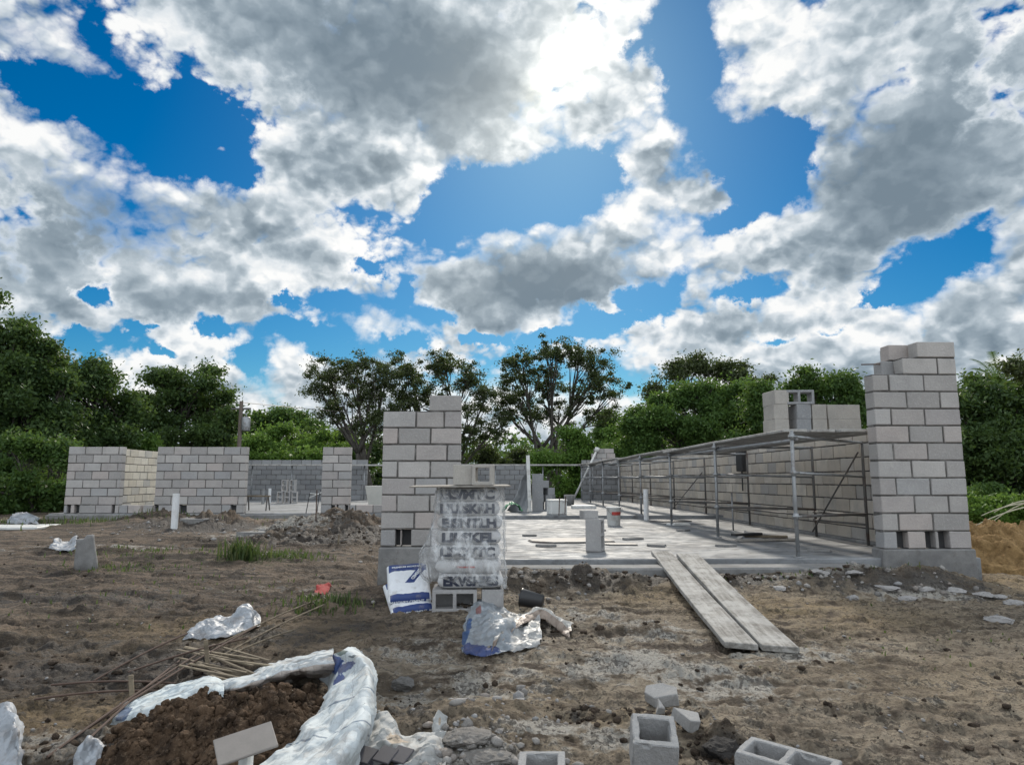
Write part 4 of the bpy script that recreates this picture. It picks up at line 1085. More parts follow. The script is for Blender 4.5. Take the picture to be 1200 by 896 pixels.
for i_, (lab, rz, rx, dz, dy) in enumerate((('lower blue and white cement bag, half under the other one', 17, 21, 0.0, 0), ('upper blue and white cement bag with a blue slanted stripe', 9, 31, .128, .05))):
    o = link_mesh('cement_bag', bagme if i_ == 0 else bag_mesh(.385,.50,.12,6,30,8,.010), M_BAG)
    o.location = (float(q[0])-.01, float(q[1])+.20+dy, zz+.03+dz); o.rotation_euler = (R(rx), R(-3), R(rz)); tag(o, lab, 'cement bag', 'blue and white cement bags')
    me = text_mesh('MASONRY CEMENT  80', .034, .0006, .001); link_mesh('lettering', me, M_LET, o, (0,-.2515,.062), (R(84),0,0))
    if i_:
        me = text_mesh('PREMIUM MORTAR', .032, .0006, .001); link_mesh('lettering', me, M_LET, o, (-.01,.165,.124), (R(-6),0,0))
        me = text_mesh('CEMENT', .042, .0006, .0015); link_mesh('lettering', me, M_LET, o, (.075,.045,.1275), (0,R(1),R(58)))
# ------------------------------------------------------------------ trees
def mat_leaf(name, a, b, c3, trans=.45):
    m, k = new_mat(name); r = island(k); p = world_pos(k)
    r2 = k.m('FRACT', k.m('MULTIPLY', r, 13.7))
    cl = k.noise(p, .9, 4, .6)
    col = k.mix(k.ramp(cl, .35, .65), a, b)
    col = k.mix(k.m('MULTIPLY', k.ramp(r2, .6, 1.0), .8), col, c3)
    d = k.n('ShaderNodeBsdfPrincipled'); k.put(d.inputs['Base Color'], col); k.put(d.inputs['Roughness'], .55); k.put(d.inputs['Specular IOR Level'], .3)
    t = k.n('ShaderNodeBsdfTranslucent'); k.put(t.inputs['Color'], k.mix(.5, col, (.16,.24,.03)))
    mx = k.n('ShaderNodeMixShader'); mx.inputs[0].default_value = trans
    k.nt.links.new(d.outputs[0], mx.inputs[1]); k.nt.links.new(t.outputs[0], mx.inputs[2]); k.nt.links.new(mx.outputs[0], k.out.inputs[0])
    return m
L_DARK = mat_leaf('leaf_dark', (.034,.070,.024), (.062,.110,.034), (.095,.150,.042), .36)
L_MID = mat_leaf('leaf_mid', (.044,.092,.026), (.075,.145,.036), (.12,.195,.050), .42)
L_BRIGHT = mat_leaf('leaf_bright', (.085,.17,.034), (.14,.25,.05), (.20,.31,.07), .48)
L_FRESH = mat_leaf('leaf_fresh', (.050,.105,.026), (.080,.155,.038), (.13,.215,.055), .42)
L_OLIVE = mat_leaf('leaf_olive', (.040,.056,.024), (.058,.075,.030), (.075,.090,.038), .28)
M_BARK = simple_mat('bark', (.060,.052,.044), .9, .4, 9, .6, .02, 0, (.12,.115,.10), .5)

def leaf_quads(P, size, rng, up=.35):
    n = len(P)
    nrm = rng.normal(size=(n, 3)); nrm[:, 2] += up; nrm /= np.linalg.norm(nrm, axis=1, keepdims=True)
    t = rng.normal(size=(n, 3)); t -= nrm*(t*nrm).sum(1, keepdims=True); t /= np.linalg.norm(t, axis=1, keepdims=True)
    b = np.cross(nrm, t); s = (size*rng.uniform(.6, 1.35, (n, 1)))
    V = np.stack([P-t*s, P+b*s*.48+nrm*s*.12, P+t*s, P-b*s*.48+nrm*s*.12], 1).reshape(-1, 3)
    return V, np.arange(4*n).reshape(n, 4)
def make_tree(name, label, Y, px_base, z0, lobes, leaf, mat, clump_r, per, trunk_r=.16, seed=0, group=None, stems=None, cat='tree', fill=1.0, twig=True, depth=.9, clumpy=None):
    """lobes: (px, py, rx_px, ry_px, clumps) as seen from the yard, standing at distance Y"""
    rng = np.random.default_rng(seed); clumpy = (name != 'open_tree') if clumpy is None else clumpy
    base = at_depth(px_base, 590, Y); base[2] = z0
    s = Y/F_PX; C = []; tubes = Geo(); root = thing(name, label, cat, tuple(base), 0, group)
    starts = [np.zeros(3)] if stems is None else [np.array((dx, 0., 0.)) for dx in stems]
    lobes_w = []
    for (px, py, rx, ry, n) in lobes:
        yy = Y+rng.uniform(-1, 1)*rx*s*.5; c = at_depth(px, py, yy)-base
        lobes_w.append((c, np.array((rx*s, rx*s*depth, ry*s)), n))
    top = max(c[2] for c, _, _ in lobes_w)
    forks = []
    for i, st in enumerate(starts):
        cs = [c for j, (c, _, _) in enumerate(lobes_w) if j % len(starts) == i] or [lobes_w[0][0]]
        m_ = np.mean(cs, axis=0); zf = max(.5, min(c[2] for c in cs)*.55)
        fk = st+np.array((m_[0]*.35, m_[1]*.35, zf)) if len(starts) == 1 else st*1.0+np.array(((m_[0]-st[0])*.4, m_[1]*.3, zf))
        pts = [st+(fk-st)*t+np.array((math.sin(t*5+i)*.06, math.cos(t*4+i)*.05, 0))*zf*.25 for t in np.linspace(0, 1, 7)]
        pts[0] = pts[0]-np.array((0, 0, .3))
        tubes.tube([tuple(p) for p in pts], [trunk_r*(1.25 if k_ == 0 else 1.0-.35*k_/6) for k_ in range(7)], 8)
        forks.append((fk, pts))
    for j, (c, rad, n) in enumerate(lobes_w):
        fk, pts = forks[j % len(forks)]
        a = fk if rng.random() < .6 else np.array(pts[4])
        mid = a*.5+c*.5+rng.normal(size=3)*rad*.16; mid[2] -= rad[2]*.12
        q = [(1-t)**2*a+2*t*(1-t)*mid+t*t*c for t in np.linspace(0, 1, 7)]
        tubes.tube([tuple(p) for p in q], [trunk_r*.62*(1-.78*k_/6) for k_ in range(7)], 6)
        if name == 'open_tree': rad = rad*np.array((1.0, 1.0, 1.2)); c = c-np.array((0, 0, rad[2]*.22))
        u = rng.normal(size=(n, 3)); u /= np.linalg.norm(u, axis=1, keepdims=True); rr = rng.uniform(.12, 1, (n, 1))**(.5)
        P = c+u*rr*rad*(1+.30*rng.normal(size=(n, 1)))
        if clumpy:
            ns = max(4, n//9); w = rng.normal(size=(ns, 3)); w /= np.linalg.norm(w, axis=1, keepdims=True)
            sc = c+w*rad*rng.uniform(.45, 1.12, (ns, 1)); pick = rng.integers(0, ns, n)
            e = rng.normal(size=(n, 3)); e /= np.linalg.norm(e, axis=1, keepdims=True)
            P = sc[pick]+e*rad*rng.uniform(.10, .34, (n, 1))*rng.uniform(.6, 1.3, ns)[pick][:, None]
        C.append(P)
        if twig:
            for p in P[::2 if n < 60 else 3]:
                t0 = rng.uniform(.4, 1); o = (1-t0)**2*a+2*t0*(1-t0)*mid+t0*t0*c
                m2 = (o+p)*.5+rng.normal(size=3)*rad*.08
                tubes.tube([tuple(o), tuple(m2), tuple(p)], [trunk_r*.20, trunk_r*.12, trunk_r*.05], 4, False)
    C = np.concatenate(C); C[:, 2] = np.maximum(C[:, 2], .25)
    n = int(per*fill*(1.7 if clumpy else 1.55)); leaf = leaf*.80
    cr = clump_r*(1 if clumpy else .85)*rng.uniform(.35, 1.25, (len(C), 1))
    P = (C[:, None, :]+rng.normal(size=(len(C), n, 3))*cr[:, None, :]*np.array((.55, .55, .36))).reshape(-1, 3)
    P = P[P[:, 2] > .03]
    V, Fq = leaf_quads(P, leaf, rng)
    link_mesh('trunk', tubes.mesh('trunk', True), M_BARK, root)
    link_mesh('crown', np_mesh('crown', V, Fq), mat, root)
    return root
BZ = -.2
TG = 'trees round the site'
# far left mass
make_tree('broadleaf_tree', 'tallest dense tree at the left edge, rising past the left wall', 23, 15, BZ, [(12,402,36,26,70),(42,440,34,34,80),(0,450,48,56,110),(30,500,60,50,130),(5,555,60,50,100),(-40,420,60,60,90),(70,470,30,36,50),(-45,530,60,70,90),(60,550,40,45,80)], .085, L_DARK, .42, 85, .22, 1, TG)
make_tree('broadleaf_tree', 'round dark tree between the tallest left tree and the short left wall', 26, 110, BZ, [(112,445,36,26,80),(95,485,40,40,90),(138,480,24,36,60),(110,530,45,40,90),(85,440,20,14,25)], .09, L_DARK, .45, 85, .2, 2, TG)
make_tree('broadleaf_tree', 'broad dark tree behind the two left front walls', 31, 215, BZ, [(215,452,36,22,70),(180,475,32,34,70),(245,475,36,30,80),(215,505,60,32,110),(265,500,24,30,50),(160,505,24,30,40)], .10, L_DARK, .5, 85, .22, 3, TG)
make_tree('leafy_bush', 'light green feathery bush peeping over the gap between the left walls', 27, 180, BZ, [(180,525,30,12,60),(175,550,36,24,60),(205,540,20,20,30)], .085, L_BRIGHT, .32, 80, .06, 4, 'bushes behind the walls', cat='bush')
make_tree('leafy_bush', 'dark undergrowth bush at the foot of the left trees', 20.5, 40, BZ, [(10,570,40,30,70),(50,580,40,24,70),(75,560,16,40,40),(-30,570,40,40,50),(20,535,30,30,40)], .075, L_MID, .35, 80, .06, 5, 'bushes behind the walls', cat='bush')
# middle background, far
make_tree('broadleaf_tree', 'hazy tree just right of the utility pole', 62, 320, BZ, [(318,498,24,14,50),(345,492,22,14,50),(365,505,16,14,30),(300,508,14,12,24)], .17, L_MID, .8, 75, .2, 6, TG)
make_tree('leafy_bush', 'light green bush behind the doorway of the low wing', 40, 330, BZ, [(330,518,34,16,70),(300,520,22,16,40),(370,522,26,14,45),(330,550,60,26,90),(290,550,30,26,40),(400,530,22,18,40)], .12, L_BRIGHT, .5, 80, .08, 7, 'bushes behind the walls', cat='bush')
make_tree('leafy_bush', 'dark green bush on the skyline between utility pole and open tree', 44, 400, BZ, [(385,515,24,18,45),(430,525,24,22,50),(440,555,24,30,50),(395,545,26,26,50)], .13, L_DARK, .5, 80, .08, 8, 'bushes behind the walls', cat='bush')
# open crowned trees in the middle
make_tree('open_tree', 'spreading open tree with dark lacy crown left of the left pier', 38, 424, BZ, [(385,432,26,17,32),(418,428,28,16,34),(372,452,16,14,15),(400,465,26,18,26),(438,450,26,22,36),(455,430,20,16,24),(425,490,26,22,28),(380,480,13,10,9),(450,480,22,24,28)], .085, L_OLIVE, .42, 62, .17, 9, TG, stems=(0,.5))
make_tree('open_tree', 'open dark tree rising directly behind the left pier', 40, 520, BZ, [(480,432,24,18,32),(520,424,26,14,32),(550,436,22,18,28),(500,455,34,20,40),(470,470,20,26,28),(570,462,16,16,18),(555,490,20,24,26),(585,495,16,20,20),(540,520,22,22,26)], .09, L_OLIVE, .44, 66, .17, 10, TG, stems=(-.6,.9))
make_tree('open_tree', 'tall open tree with several bare stems right of the left pier', 42, 640, BZ, [(612,425,24,18,36),(645,412,28,14,36),(680,414,24,15,32),(705,432,22,16,24),(600,452,24,22,36),(640,445,30,20,36),(690,455,26,20,30),(720,455,13,16,13),(655,480,26,18,20),(620,478,18,16,18),(700,482,18,14,14),(590,480,14,18,18)], .09, L_OLIVE, .44, 66, .20, 11, TG, stems=(-.9,.0,.9))
make_tree('leafy_bush', 'bright green bush low behind the leaning pole', 34, 680, BZ, [(660,525,30,18,60),(690,532,30,20,60),(720,520,22,22,45),(650,560,40,30,70),(700,565,40,30,60)], .10, L_BRIGHT, .45, 85, .08, 12, 'bushes behind the walls', cat='bush')
make_tree('leafy_bush', 'dark low bush behind the back wall right of the left pier', 46, 580, BZ, [(560,540,26,20,45),(595,545,26,18,45),(470,550,30,20,40),(520,550,24,18,40)], .13, L_OLIVE, .5, 80, .08, 13, 'bushes behind the walls', cat='bush')
make_tree('broadleaf_tree', 'pale mid green tree between the tall open tree and the dense right tree', 50, 715, BZ, [(700,505,20,18,45),(730,495,22,20,50),(745,520,20,24,45)], .14, L_MID, .6, 80, .16, 14, TG)
# right mass behind the long wall
make_tree('broadleaf_tree', 'dark airy tree topping the green mass behind the long wall', 37, 830, BZ, [(830,428,30,12,40),(800,440,26,16,36),(865,436,26,12,32),(780,458,22,18,30),(885,450,20,14,24)], .10, L_OLIVE, .5, 66, .2, 15, TG)
make_tree('broadleaf_tree', 'large mid green tree behind the middle of the long wall', 30, 820, BZ, [(830,462,44,22,110),(790,482,40,28,110),(870,470,34,28,90),(760,505,28,26,70),(830,505,60,30,130),(890,500,26,36,70),(745,530,20,22,40),(800,540,70,26,110)], .095, L_FRESH, .45, 88, .22, 16, TG)
make_tree('broadleaf_tree', 'green tree behind the blocks stacked on the scaffold', 26, 940, BZ, [(905,462,24,20,50),(945,452,26,14,45),(985,455,24,16,45),(925,485,40,26,90),(985,485,30,26,70),(1010,470,24,20,45),(890,520,30,30,60),(960,520,60,30,100)], .085, L_MID, .42, 85, .2, 17, TG)
make_tree('broadleaf_tree', 'dense dark tree at the right edge behind the tallest pier', 15, 1165, BZ, [(1150,465,28,26,80),(1185,480,34,36,110),(1130,490,22,36,60),(1160,530,50,36,140),(1215,500,40,60,110),(1130,560,24,30,60),(1190,565,44,30,110),(1240,560,50,50,90)], .062, L_DARK, .28, 95, .14, 18, TG)
make_tree('broadleaf_tree', 'twiggy tree whose branch tips reach in at the right edge', 11, 1262, BZ, [(1225,432,34,22,40),(1262,410,40,30,60),(1290,460,50,50,60)], .045, L_OLIVE, .2, 50, .10, 19, TG)
make_tree('leafy_bush', 'light green bush at the foot of the dense right tree', 12.5, 1160, BZ, [(1150,598,22,16,60),(1185,605,26,20,80),(1200,590,24,14,50),(1225,600,30,26,60)], .045, L_BRIGHT, .18, 90, .03, 20, 'bushes behind the walls', cat='bush')
make_tree('leafy_bush', 'dark bush between tallest pier and sand mound', 13.5, 1140, BZ, [(1135,585,16,18,40),(1165,578,20,14,45)], .05, L_MID, .2, 90, .03, 21, 'bushes behind the walls', cat='bush')
# a filler wood far behind, one mass
rng = np.random.default_rng(99); n = 900
az = rng.uniform(-62, 62, n); dist = rng.uniform(72, 95, n); h = rng.uniform(.4, 5.0, n)**1.0
h *= .75+.5*vn2(az*.2, az*0, 3)
Cw = np.stack([dist*np.sin(np.radians(az)), dist*np.cos(np.radians(az)), h], -1)
Pw = (Cw[:, None]+rng.normal(size=(n, 60, 3))*np.array((1.1, 1.1, .7))).reshape(-1, 3); Pw = Pw[Pw[:, 2] > -.2]
V, Fq = leaf_quads(Pw, .30, rng)
tag(link_mesh('far_woods', np_mesh('far_woods', V, Fq), L_MID), kind='stuff')

# palm fronds showing above the right tree, dry fronds on the ground
M_FROND = L_MID
def fronds(name, label, cat, org, n, length, seed, mat, spread=1.0, up=1.1, leaflet=.22):
    rng = random.Random(seed); root = thing(name, label, cat, org)
    for i in range(n):
        a = rng.uniform(0, 2*math.pi); g = Geo(); Lr = length*rng.uniform(.75, 1.1); e = up*rng.uniform(.5, 1.2)
        pts = []
        for k_ in range(9):
            t = k_/8; pts.append(Vector((math.cos(a)*Lr*t*spread, math.sin(a)*Lr*t*spread, Lr*(e*t-.75*t*t))))
        g.tube(pts, [.012*(1-.7*k_/8) for k_ in range(9)], 5)
        for k_ in range(2, 9):
            for q_ in range(3):
                if k_ == 8 and q_: break
                p = pts[k_-1].lerp(pts[k_], q_/3); d = (pts[k_]-pts[k_-1]).normalized()
                for sd in (-1, 1):
                    w = d.cross(Vector((0,0,1))).normalized()*sd; tip = p+(w*.75+d*.6+Vector((0,0,-.15)))*leaflet*(1.1-.5*k_/8)
                    o2 = d*.018
                    g.add([p-o2, p+o2, tip], [(0,1,2)])
        g.build('frond', mat, root)
    return root
q = at_depth(1172, 452, 17.0)
PT = fronds('palm_tree', 'small palm crown poking above the dense right tree', 'palm', (float(q[0]), 17.0, float(q[2])), 14, .95, 5, M_FROND, .8, 1.5, .25)
g = Geo(); g.tube([(0,0,-float(q[2])-.3),(.03,0,-1),(0,0,0)], [.11,.09,.08], 8); g.build('trunk', M_BARK, PT)
M_STRAW = simple_mat('dry_frond', (.42,.40,.30), .8, .25, 12, .1)
q0 = at_depth(1225, 590, 10.2)
DF = thing('dry_fronds', 'pale dry palm fronds bowed over the sand mound at right', 'fronds', (float(q0[0]), 10.2, float(q0[2])))
for i, (px, py) in enumerate(((1142,616),(1150,604),(1165,600),(1160,614))):
    e = at_depth(px, py, 9.9+.1*i)-np.array(DF.location); g = Geo()
    mid = e*.5+np.array((0, 0, .10+.03*i)); s0 = np.array((0, 0, .02*i))
    pts = [(1-t)**2*s0+2*t*(1-t)*mid+t*t*e for t in np.linspace(0, 1, 10)]
    g.tube([tuple(p) for p in pts], [.012-.007*k_/9 for k_ in range(10)], 5); g.build('frond', M_STRAW, DF)

# utility pole with transformer and wires
q = at_depth(283, 470, 29.6)
UP = thing('utility_pole', 'thin utility pole with grey transformer far behind the wide left wall', 'pole', (float(q[0]), 29.6, -.2))
H = float(q[2])+.2
g = Geo(); g.tube([(0,0,0),(0,0,H)], [.10,.08], 8); g.build('pole', simple_mat('old_pole', (.16,.13,.11), .9), UP)
g = Geo(); g.lathe([(.001,-.30),(.16,-.30),(.175,-.26),(.175,.24),(.14,.29),(.001,.30)], 14); g.tube([(0,0,.29),(0,0,.45)], .03, 6)
g.build('transformer', M_GALV, UP, (.25,-.05,H-.95), smooth_shade=True)
g = Geo(); g.box((-.4,-.04,H-.35),(.4,.04,H-.28)); g.build('crossarm', M_DARKSTEEL, UP)
for nm, e, dz in (('left one', (-40, 60, 7.6), 0), ('right one', (9, 70, 7.4), .1)):
    g = Geo(); s_ = np.array((float(q[0]), 29.6, H-.25)); ee = np.array(e, float)
    g.tube([tuple(s_*(1-t)+ee*t-np.array((0,0,1.0*4*t*(1-t)*.6))) for t in np.linspace(0,1,14)], .014, 4)
    tag(g.build('overhead_wire', M_BLACK), 'overhead wire running from the utility pole toward the '+('left trees' if 'left' in nm else 'open trees'), 'wire')
# ------------------------------------------------------------------ foreground litter
def G3(px, py, h=0.0):
    q = on_ground(px, py); return (float(q[0]), float(q[1]), float(q[2])+h)
def mat_sack(name, base=(.74,.78,.80), print_col=None, stripes=None, dirt=.45, trans=.12, inner=None, crease=1.0):
    m, k = new_mat(name); uvn = k.n('ShaderNodeUVMap'); uv = uvn.outputs[0]; s = k.n('ShaderNodeSeparateXYZ'); k.put(s.inputs[0], uv); u, v, _ = s.outputs
    p = world_pos(k)
    c = k.mix(k.noise(p, 7, 5, .6), tuple(x*.88 for x in base), base)
    if stripes:
        for (axis, a, b, col) in stripes:
            val = u if axis == 'u' else v
            f = k.m('MULTIPLY', k.m('GREATER_THAN', val, a), k.m('LESS_THAN', val, b))
            c = k.mix(k.m('MULTIPLY', f, .85), c, col)
    if print_col:
        for (u0, v0, ru, rv, col) in print_col:
            e = k.m('ADD', k.m('POWER', k.m('ABSOLUTE', k.m('MULTIPLY', k.m('SUBTRACT', u, u0), 1/ru)), 3.0), k.m('POWER', k.m('ABSOLUTE', k.m('MULTIPLY', k.m('SUBTRACT', v, v0), 1/rv)), 3.0))
            e = k.m('ADD', e, k.m('MULTIPLY', k.m('SUBTRACT', k.noise(uv, 26, 7, .7), .5), 3.2))
            c = k.mix(k.m('MULTIPLY', k.ramp(e, 1.15, .75), .88), c, col)
    d = k.ramp(k.noise(p, 8.0, 7, .7), .46, .66)
    c = k.mix(k.m('MULTIPLY', d, dirt), c, (.27,.21,.165))
    weave = k.noise(p, 160, 2, .5)
    b = k.n('ShaderNodeBsdfPrincipled'); k.put(b.inputs['Base Color'], c); k.put(b.inputs['Roughness'], .78 if 'woven' in name or 'paper' in name else .5)
    k.put(b.inputs['Normal'], k.bump(crumple_height(k, p, amt=crease), 1.0, 1.0, k.bump(k.m('ADD', k.noise(p, 22, 5, .6), k.m('MULTIPLY', weave, .2)), .25, .010)))
    t = k.n('ShaderNodeBsdfTranslucent'); k.put(t.inputs[0], c)
    mx = k.n('ShaderNodeMixShader'); mx.inputs[0].default_value = trans
    k.nt.links.new(b.outputs[0], mx.inputs[1]); k.nt.links.new(t.outputs[0], mx.inputs[2]); k.nt.links.new(mx.outputs[0], k.out.inputs[0])
    return m
BLUE = (.03,.09,.33); SLATE = (.16,.21,.27); BEIGE = (.45,.38,.33)

# --- the torn bulk sack with earth inside
def lift(px, py, z): q = at_level(px, py, z); return (float(q[0]), float(q[1]), float(q[2]))
SACK = thing('torn_sack', 'large torn white woven bulk sack with blue print lying open round brown earth', 'sack', G3(390, 860))
M_S1 = mat_sack('woven_sack', (.62,.67,.69), [(.06,.40,.09,.14,BLUE),(.02,.62,.03,.06,(.10,.14,.12)),(.17,.48,.03,.12,(.06,.08,.20)),(.10,.66,.022,.05,(.07,.10,.12)),(.22,.30,.04,.10,(.05,.08,.25))], [('u',.40,.412,SLATE),('u',.66,.672,SLATE),('v',.55,.556,(.42,.45,.48))], .40, crease=.5)
M_S2 = mat_sack('woven_sack_rim', (.56,.60,.62), None, [('v', -.1, .38, BEIGE)], .6)
M_S3 = mat_sack('woven_sack_flat', (.60,.67,.70), [(.06,.5,.05,.30,(.03,.07,.16))], None, .30)
def keep_world(o, parent):
    o.parent = parent; o.matrix_parent_inverse = Matrix.Translation(parent.location).inverted(); return o
o = sheet('flap', None, None, [  # flat left end
    [lift(128,849,-0.545),lift(134,840,-0.505),lift(142,826,-0.515)],
    [lift(168,850,-0.515),lift(172,830,-0.445),lift(190,806,-0.485)],
    [lift(205,838,-0.465),lift(210,815,-0.395),lift(226,797,-0.445)],
    [lift(240,824,-0.415),lift(236,805,-0.365),lift(243,790,-0.445)],
    [lift(262,816,-0.395),lift(262,806,-0.365),lift(262,799,-0.425)]], M_S3, thick=.003, amp=.026, freq=7, seed=31, sub=16)
keep_world(o, SACK)
o = sheet('rim', None, None, [   # far rim, folded band
    [lift(238,826,-.52),lift(240,815,-.46),lift(242,806,-.44),lift(243,800,-.50)],
    [lift(280,818,-.46),lift(282,806,-.37),lift(284,796,-.37),lift(285,792,-.48)],
    [lift(325,802,-.43),lift(325,790,-.33),lift(326,780,-.33),lift(327,776,-.48)],
    [lift(362,795,-.42),lift(362,783,-.30),lift(362,770,-.30),lift(364,766,-.48)],
    [lift(392,792,-.40),lift(392,778,-.28),lift(390,766,-.28),lift(392,760,-.48)]], M_S2, thick=.005, amp=.022, freq=8, seed=33, sub=16)
keep_world(o, SACK)
o = sheet('side', None, None, [  # right hand wall of the sack, from the corner down to the near edge
    [lift(378,797,-.43),lift(384,780,-.36),lift(392,768,-.29),lift(410,760,-.25),lift(424,768,-.50)],
    [lift(384,814,-.43),lift(392,800,-.36),lift(408,782,-.28),lift(431,778,-.22),lift(440,800,-.58)],
    [lift(370,838,-.44),lift(382,830,-.38),lift(404,818,-.30),lift(434,806,-.23),lift(440,836,-.60)],
    [lift(346,862,-.46),lift(364,858,-.40),lift(394,850,-.33),lift(430,838,-.26),lift(432,872,-.62)],
    [lift(318,888,-.48),lift(342,886,-.42),lift(376,880,-.36),lift(418,868,-.31),lift(416,900,-.63)],
    [lift(288,915,-.50),lift(314,916,-.44),lift(350,915,-.40),lift(396,905,-.38),lift(394,935,-.64)]], M_S1, thick=.005, amp=.030, freq=5.5, seed=35, sub=20, crease=1.3)
keep_world(o, SACK)
M_SEAM = simple_mat('seam_tape', (.17,.22,.29), .7)
def seam(a, b, c_, w=.008):
    g = Geo(); pts = [Vector(lift(*q)) for q in (a, b, c_)]
    cur = [pts[0].lerp(pts[1], t).lerp(pts[1].lerp(pts[2], t), t)+Vector((0,-.012,.012)) for t in np.linspace(0, 1, 8)]
    g.tube(cur, w, 4); keep_world(g.build('seam', M_SEAM), SACK)
# --- heap of earth in the sack
def heap(name, label, cat, cx, cy, rx, ry, h, seed, mat, n=150, sink=.06, rough=1.0, clods=0):
    u = np.linspace(-1, 1, n); U, Vv = np.meshgrid(u, u, indexing='ij')
    X = cx+U*rx; Y = cy+Vv*ry; r2 = U*U+Vv*Vv
    prof = np.clip(1-r2, 0, 1)**.8
    lumps = fbm2(X*5+seed, Y*5, 4, seed, .5)-.5; clod = np.maximum(fbm2(X*11, Y*11, 3, seed+9, .5)-.45, 0)
    cell = 1-np.abs(fbm2(X*9, Y*9, 4, seed+20, .55)*2-1)
    Z = ground_z(X, Y, False)+prof*(h*(1+lumps*1.1))+(clod*.16+(cell-.75)*.05)*rough*np.minimum(1, prof*4)-sink*(r2 > .93)
    V = np.stack([X, Y, Z], -1).reshape(-1, 3); i = np.arange(n-1)[:, None]*n+np.arange(n-1)[None]
    Fq = np.stack([i, i+n, i+n+1, i+1], -1).reshape(-1, 4)
    keep = (r2.reshape(-1)[Fq] < 1.02).all(1)
    o = tag(link_mesh(name, np_mesh(name, V, np.ascontiguousarray(Fq[keep]), True), mat), label, cat)
    if clods:
        rg = np.random.default_rng(seed); ok = np.flatnonzero(r2.reshape(-1) < .9); pk = rg.choice(ok, clods)
        bm = bmesh.new(); bmesh.ops.create_icosphere(bm, subdivisions=2, radius=1); bv = np.array([v.co for v in bm.verts]); bf = np.array([[v.index for v in f.verts] for f in bm.faces]); bm.free()
        s_ = .005*(6.5)**(rg.uniform(0, 1, clods)**2.4); off = rg.uniform(0, 50, (clods, 1, 3))
        q = bv[None]*1.6+off; d_ = 1+1.0*(fbm3(q[...,0], q[...,1], q[...,2], 4, seed, .75)-.5)*1.5
        W = bv[None]*d_[..., None]*rg.uniform(.7, 1.25, (clods, 1, 3))*s_[:, None, None]+V[pk][:, None, :]+np.array((0,0,1))*(s_*.25)[:, None, None]
        F_ = (bf[None]+(np.arange(clods)*len(bv))[:, None, None]).reshape(-1, 3)
        tag(link_mesh('clods', np_mesh('clods', W.reshape(-1, 3), np.ascontiguousarray(F_)), mat, o), kind='stuff')
    return o
def mat_soil(name, a, b, c3):
    m, k = new_mat(name); p = world_pos(k); n1 = k.noise(p, 9, 7, .65, .4); n2 = k.noise(p, 55, 4, .65)
    c = k.mix(k.ramp(n1, .35, .62), a, b); c = k.mix(k.m('MULTIPLY', k.ramp(n2, .52, .7), .5), c, c3)
    principled(k, c, .95, k.bump(k.m('ADD', n1, n2), .8, .03), spec=.15); return m
M_SOIL = mat_soil('crumbly_earth', (.034,.023,.016), (.115,.075,.048), (.23,.17,.12))
M_SAND = mat_soil('ochre_sand', (.20,.125,.055), (.33,.215,.10), (.12,.075,.04))
q = G3(300, 850); heap('earth_heap', 'crumbly brown earth heap spilling out of the torn white sack', 'earth', q[0]-.08, q[1]-.12, .62, .60, .13, 3, M_SOIL, 200, clods=1500)
q = G3(1185, 655); heap('sand_heap', 'ochre sand mound right of the tallest pier', 'sand', 7.1, 9.5, 1.9, 1.5, .42, 8, M_SAND, 170, rough=.7, clods=260)
# slate and pipe end lying in the sack
q = lift(288, 872, -.34)
g = Geo(); g.box((-.12,-.075,0),(.12,.075,.014),.003); o = g.build('tile_piece', simple_mat('grey_tile', (.26,.235,.215), .8, .2, 12, .2), loc=q, rot=(R(24),R(-10),R(26))); tag(o, 'broken flat grey tile on the earth in the torn sack', 'tile')
q = lift(296, 892, -.42)
g = Geo(); g.lathe([(.03,0),(.03,.22),(.024,.22),(.024,.02)], 14); o = g.build('pipe_end', M_WHITE, loc=(q[0],q[1]-.1,q[2]-.08), rot=(R(-50),R(-20),0)); tag(o, 'short pale pipe end in front of the grey tile', 'pipe')

# --- other torn sacks and films
M_S4 = mat_sack('printed_film', (.42,.46,.50), [(.06,.30,.10,.22,(.03,.10,.28)),(.30,.06,.26,.07,(.02,.05,.22)),(.24,.56,.04,.09,(.30,.12,.11)),(.70,.75,.2,.16,(.26,.27,.27))], [('u', .66, 1.1, (.55,.55,.54))], .28, .3)
GL = lambda pts: [[G3(*p) for p in row] for row in pts]
o = sheet('plastic_sack', 'crushed blue and white plastic sack on the ground before the bag stack', 'sack', GL([
    [(541,768,.02),(541,748,.05),(548,722,.03)],
    [(552,772,.03),(560,740,.15),(562,712,.06)],
    [(580,772,.03),(585,748,.13),(590,720,.04)],
    [(606,766,.02),(612,742,.10),(618,722,.02)],
    [(634,758,.03),(634,738,.10),(640,722,.02)]]), M_S4, amp=.040, freq=7.5, seed=51, sub=20, thick=.0015)
o2 = sheet('twisted_neck', None, None, GL([[(575,770,.04),(580,764,.10),(588,756,.05)],[(606,748,.08),(610,742,.14),(616,736,.07)],[(634,738,.09),(636,732,.14),(640,726,.06)],[(655,744,.03),(658,738,.08),(660,732,.03)],[(668,750,.01),(670,742,.06),(672,734,.02)]]), mat_sack('brown_white_film', (.62,.60,.56), None, [('v', -.1, .35, (.33,.25,.20))], .3), amp=.03, freq=9, seed=53, sub=9, thick=.003)
o2.parent = o
M_S5 = mat_sack('dusty_film', (.43,.46,.50), None, None, .45, .14)
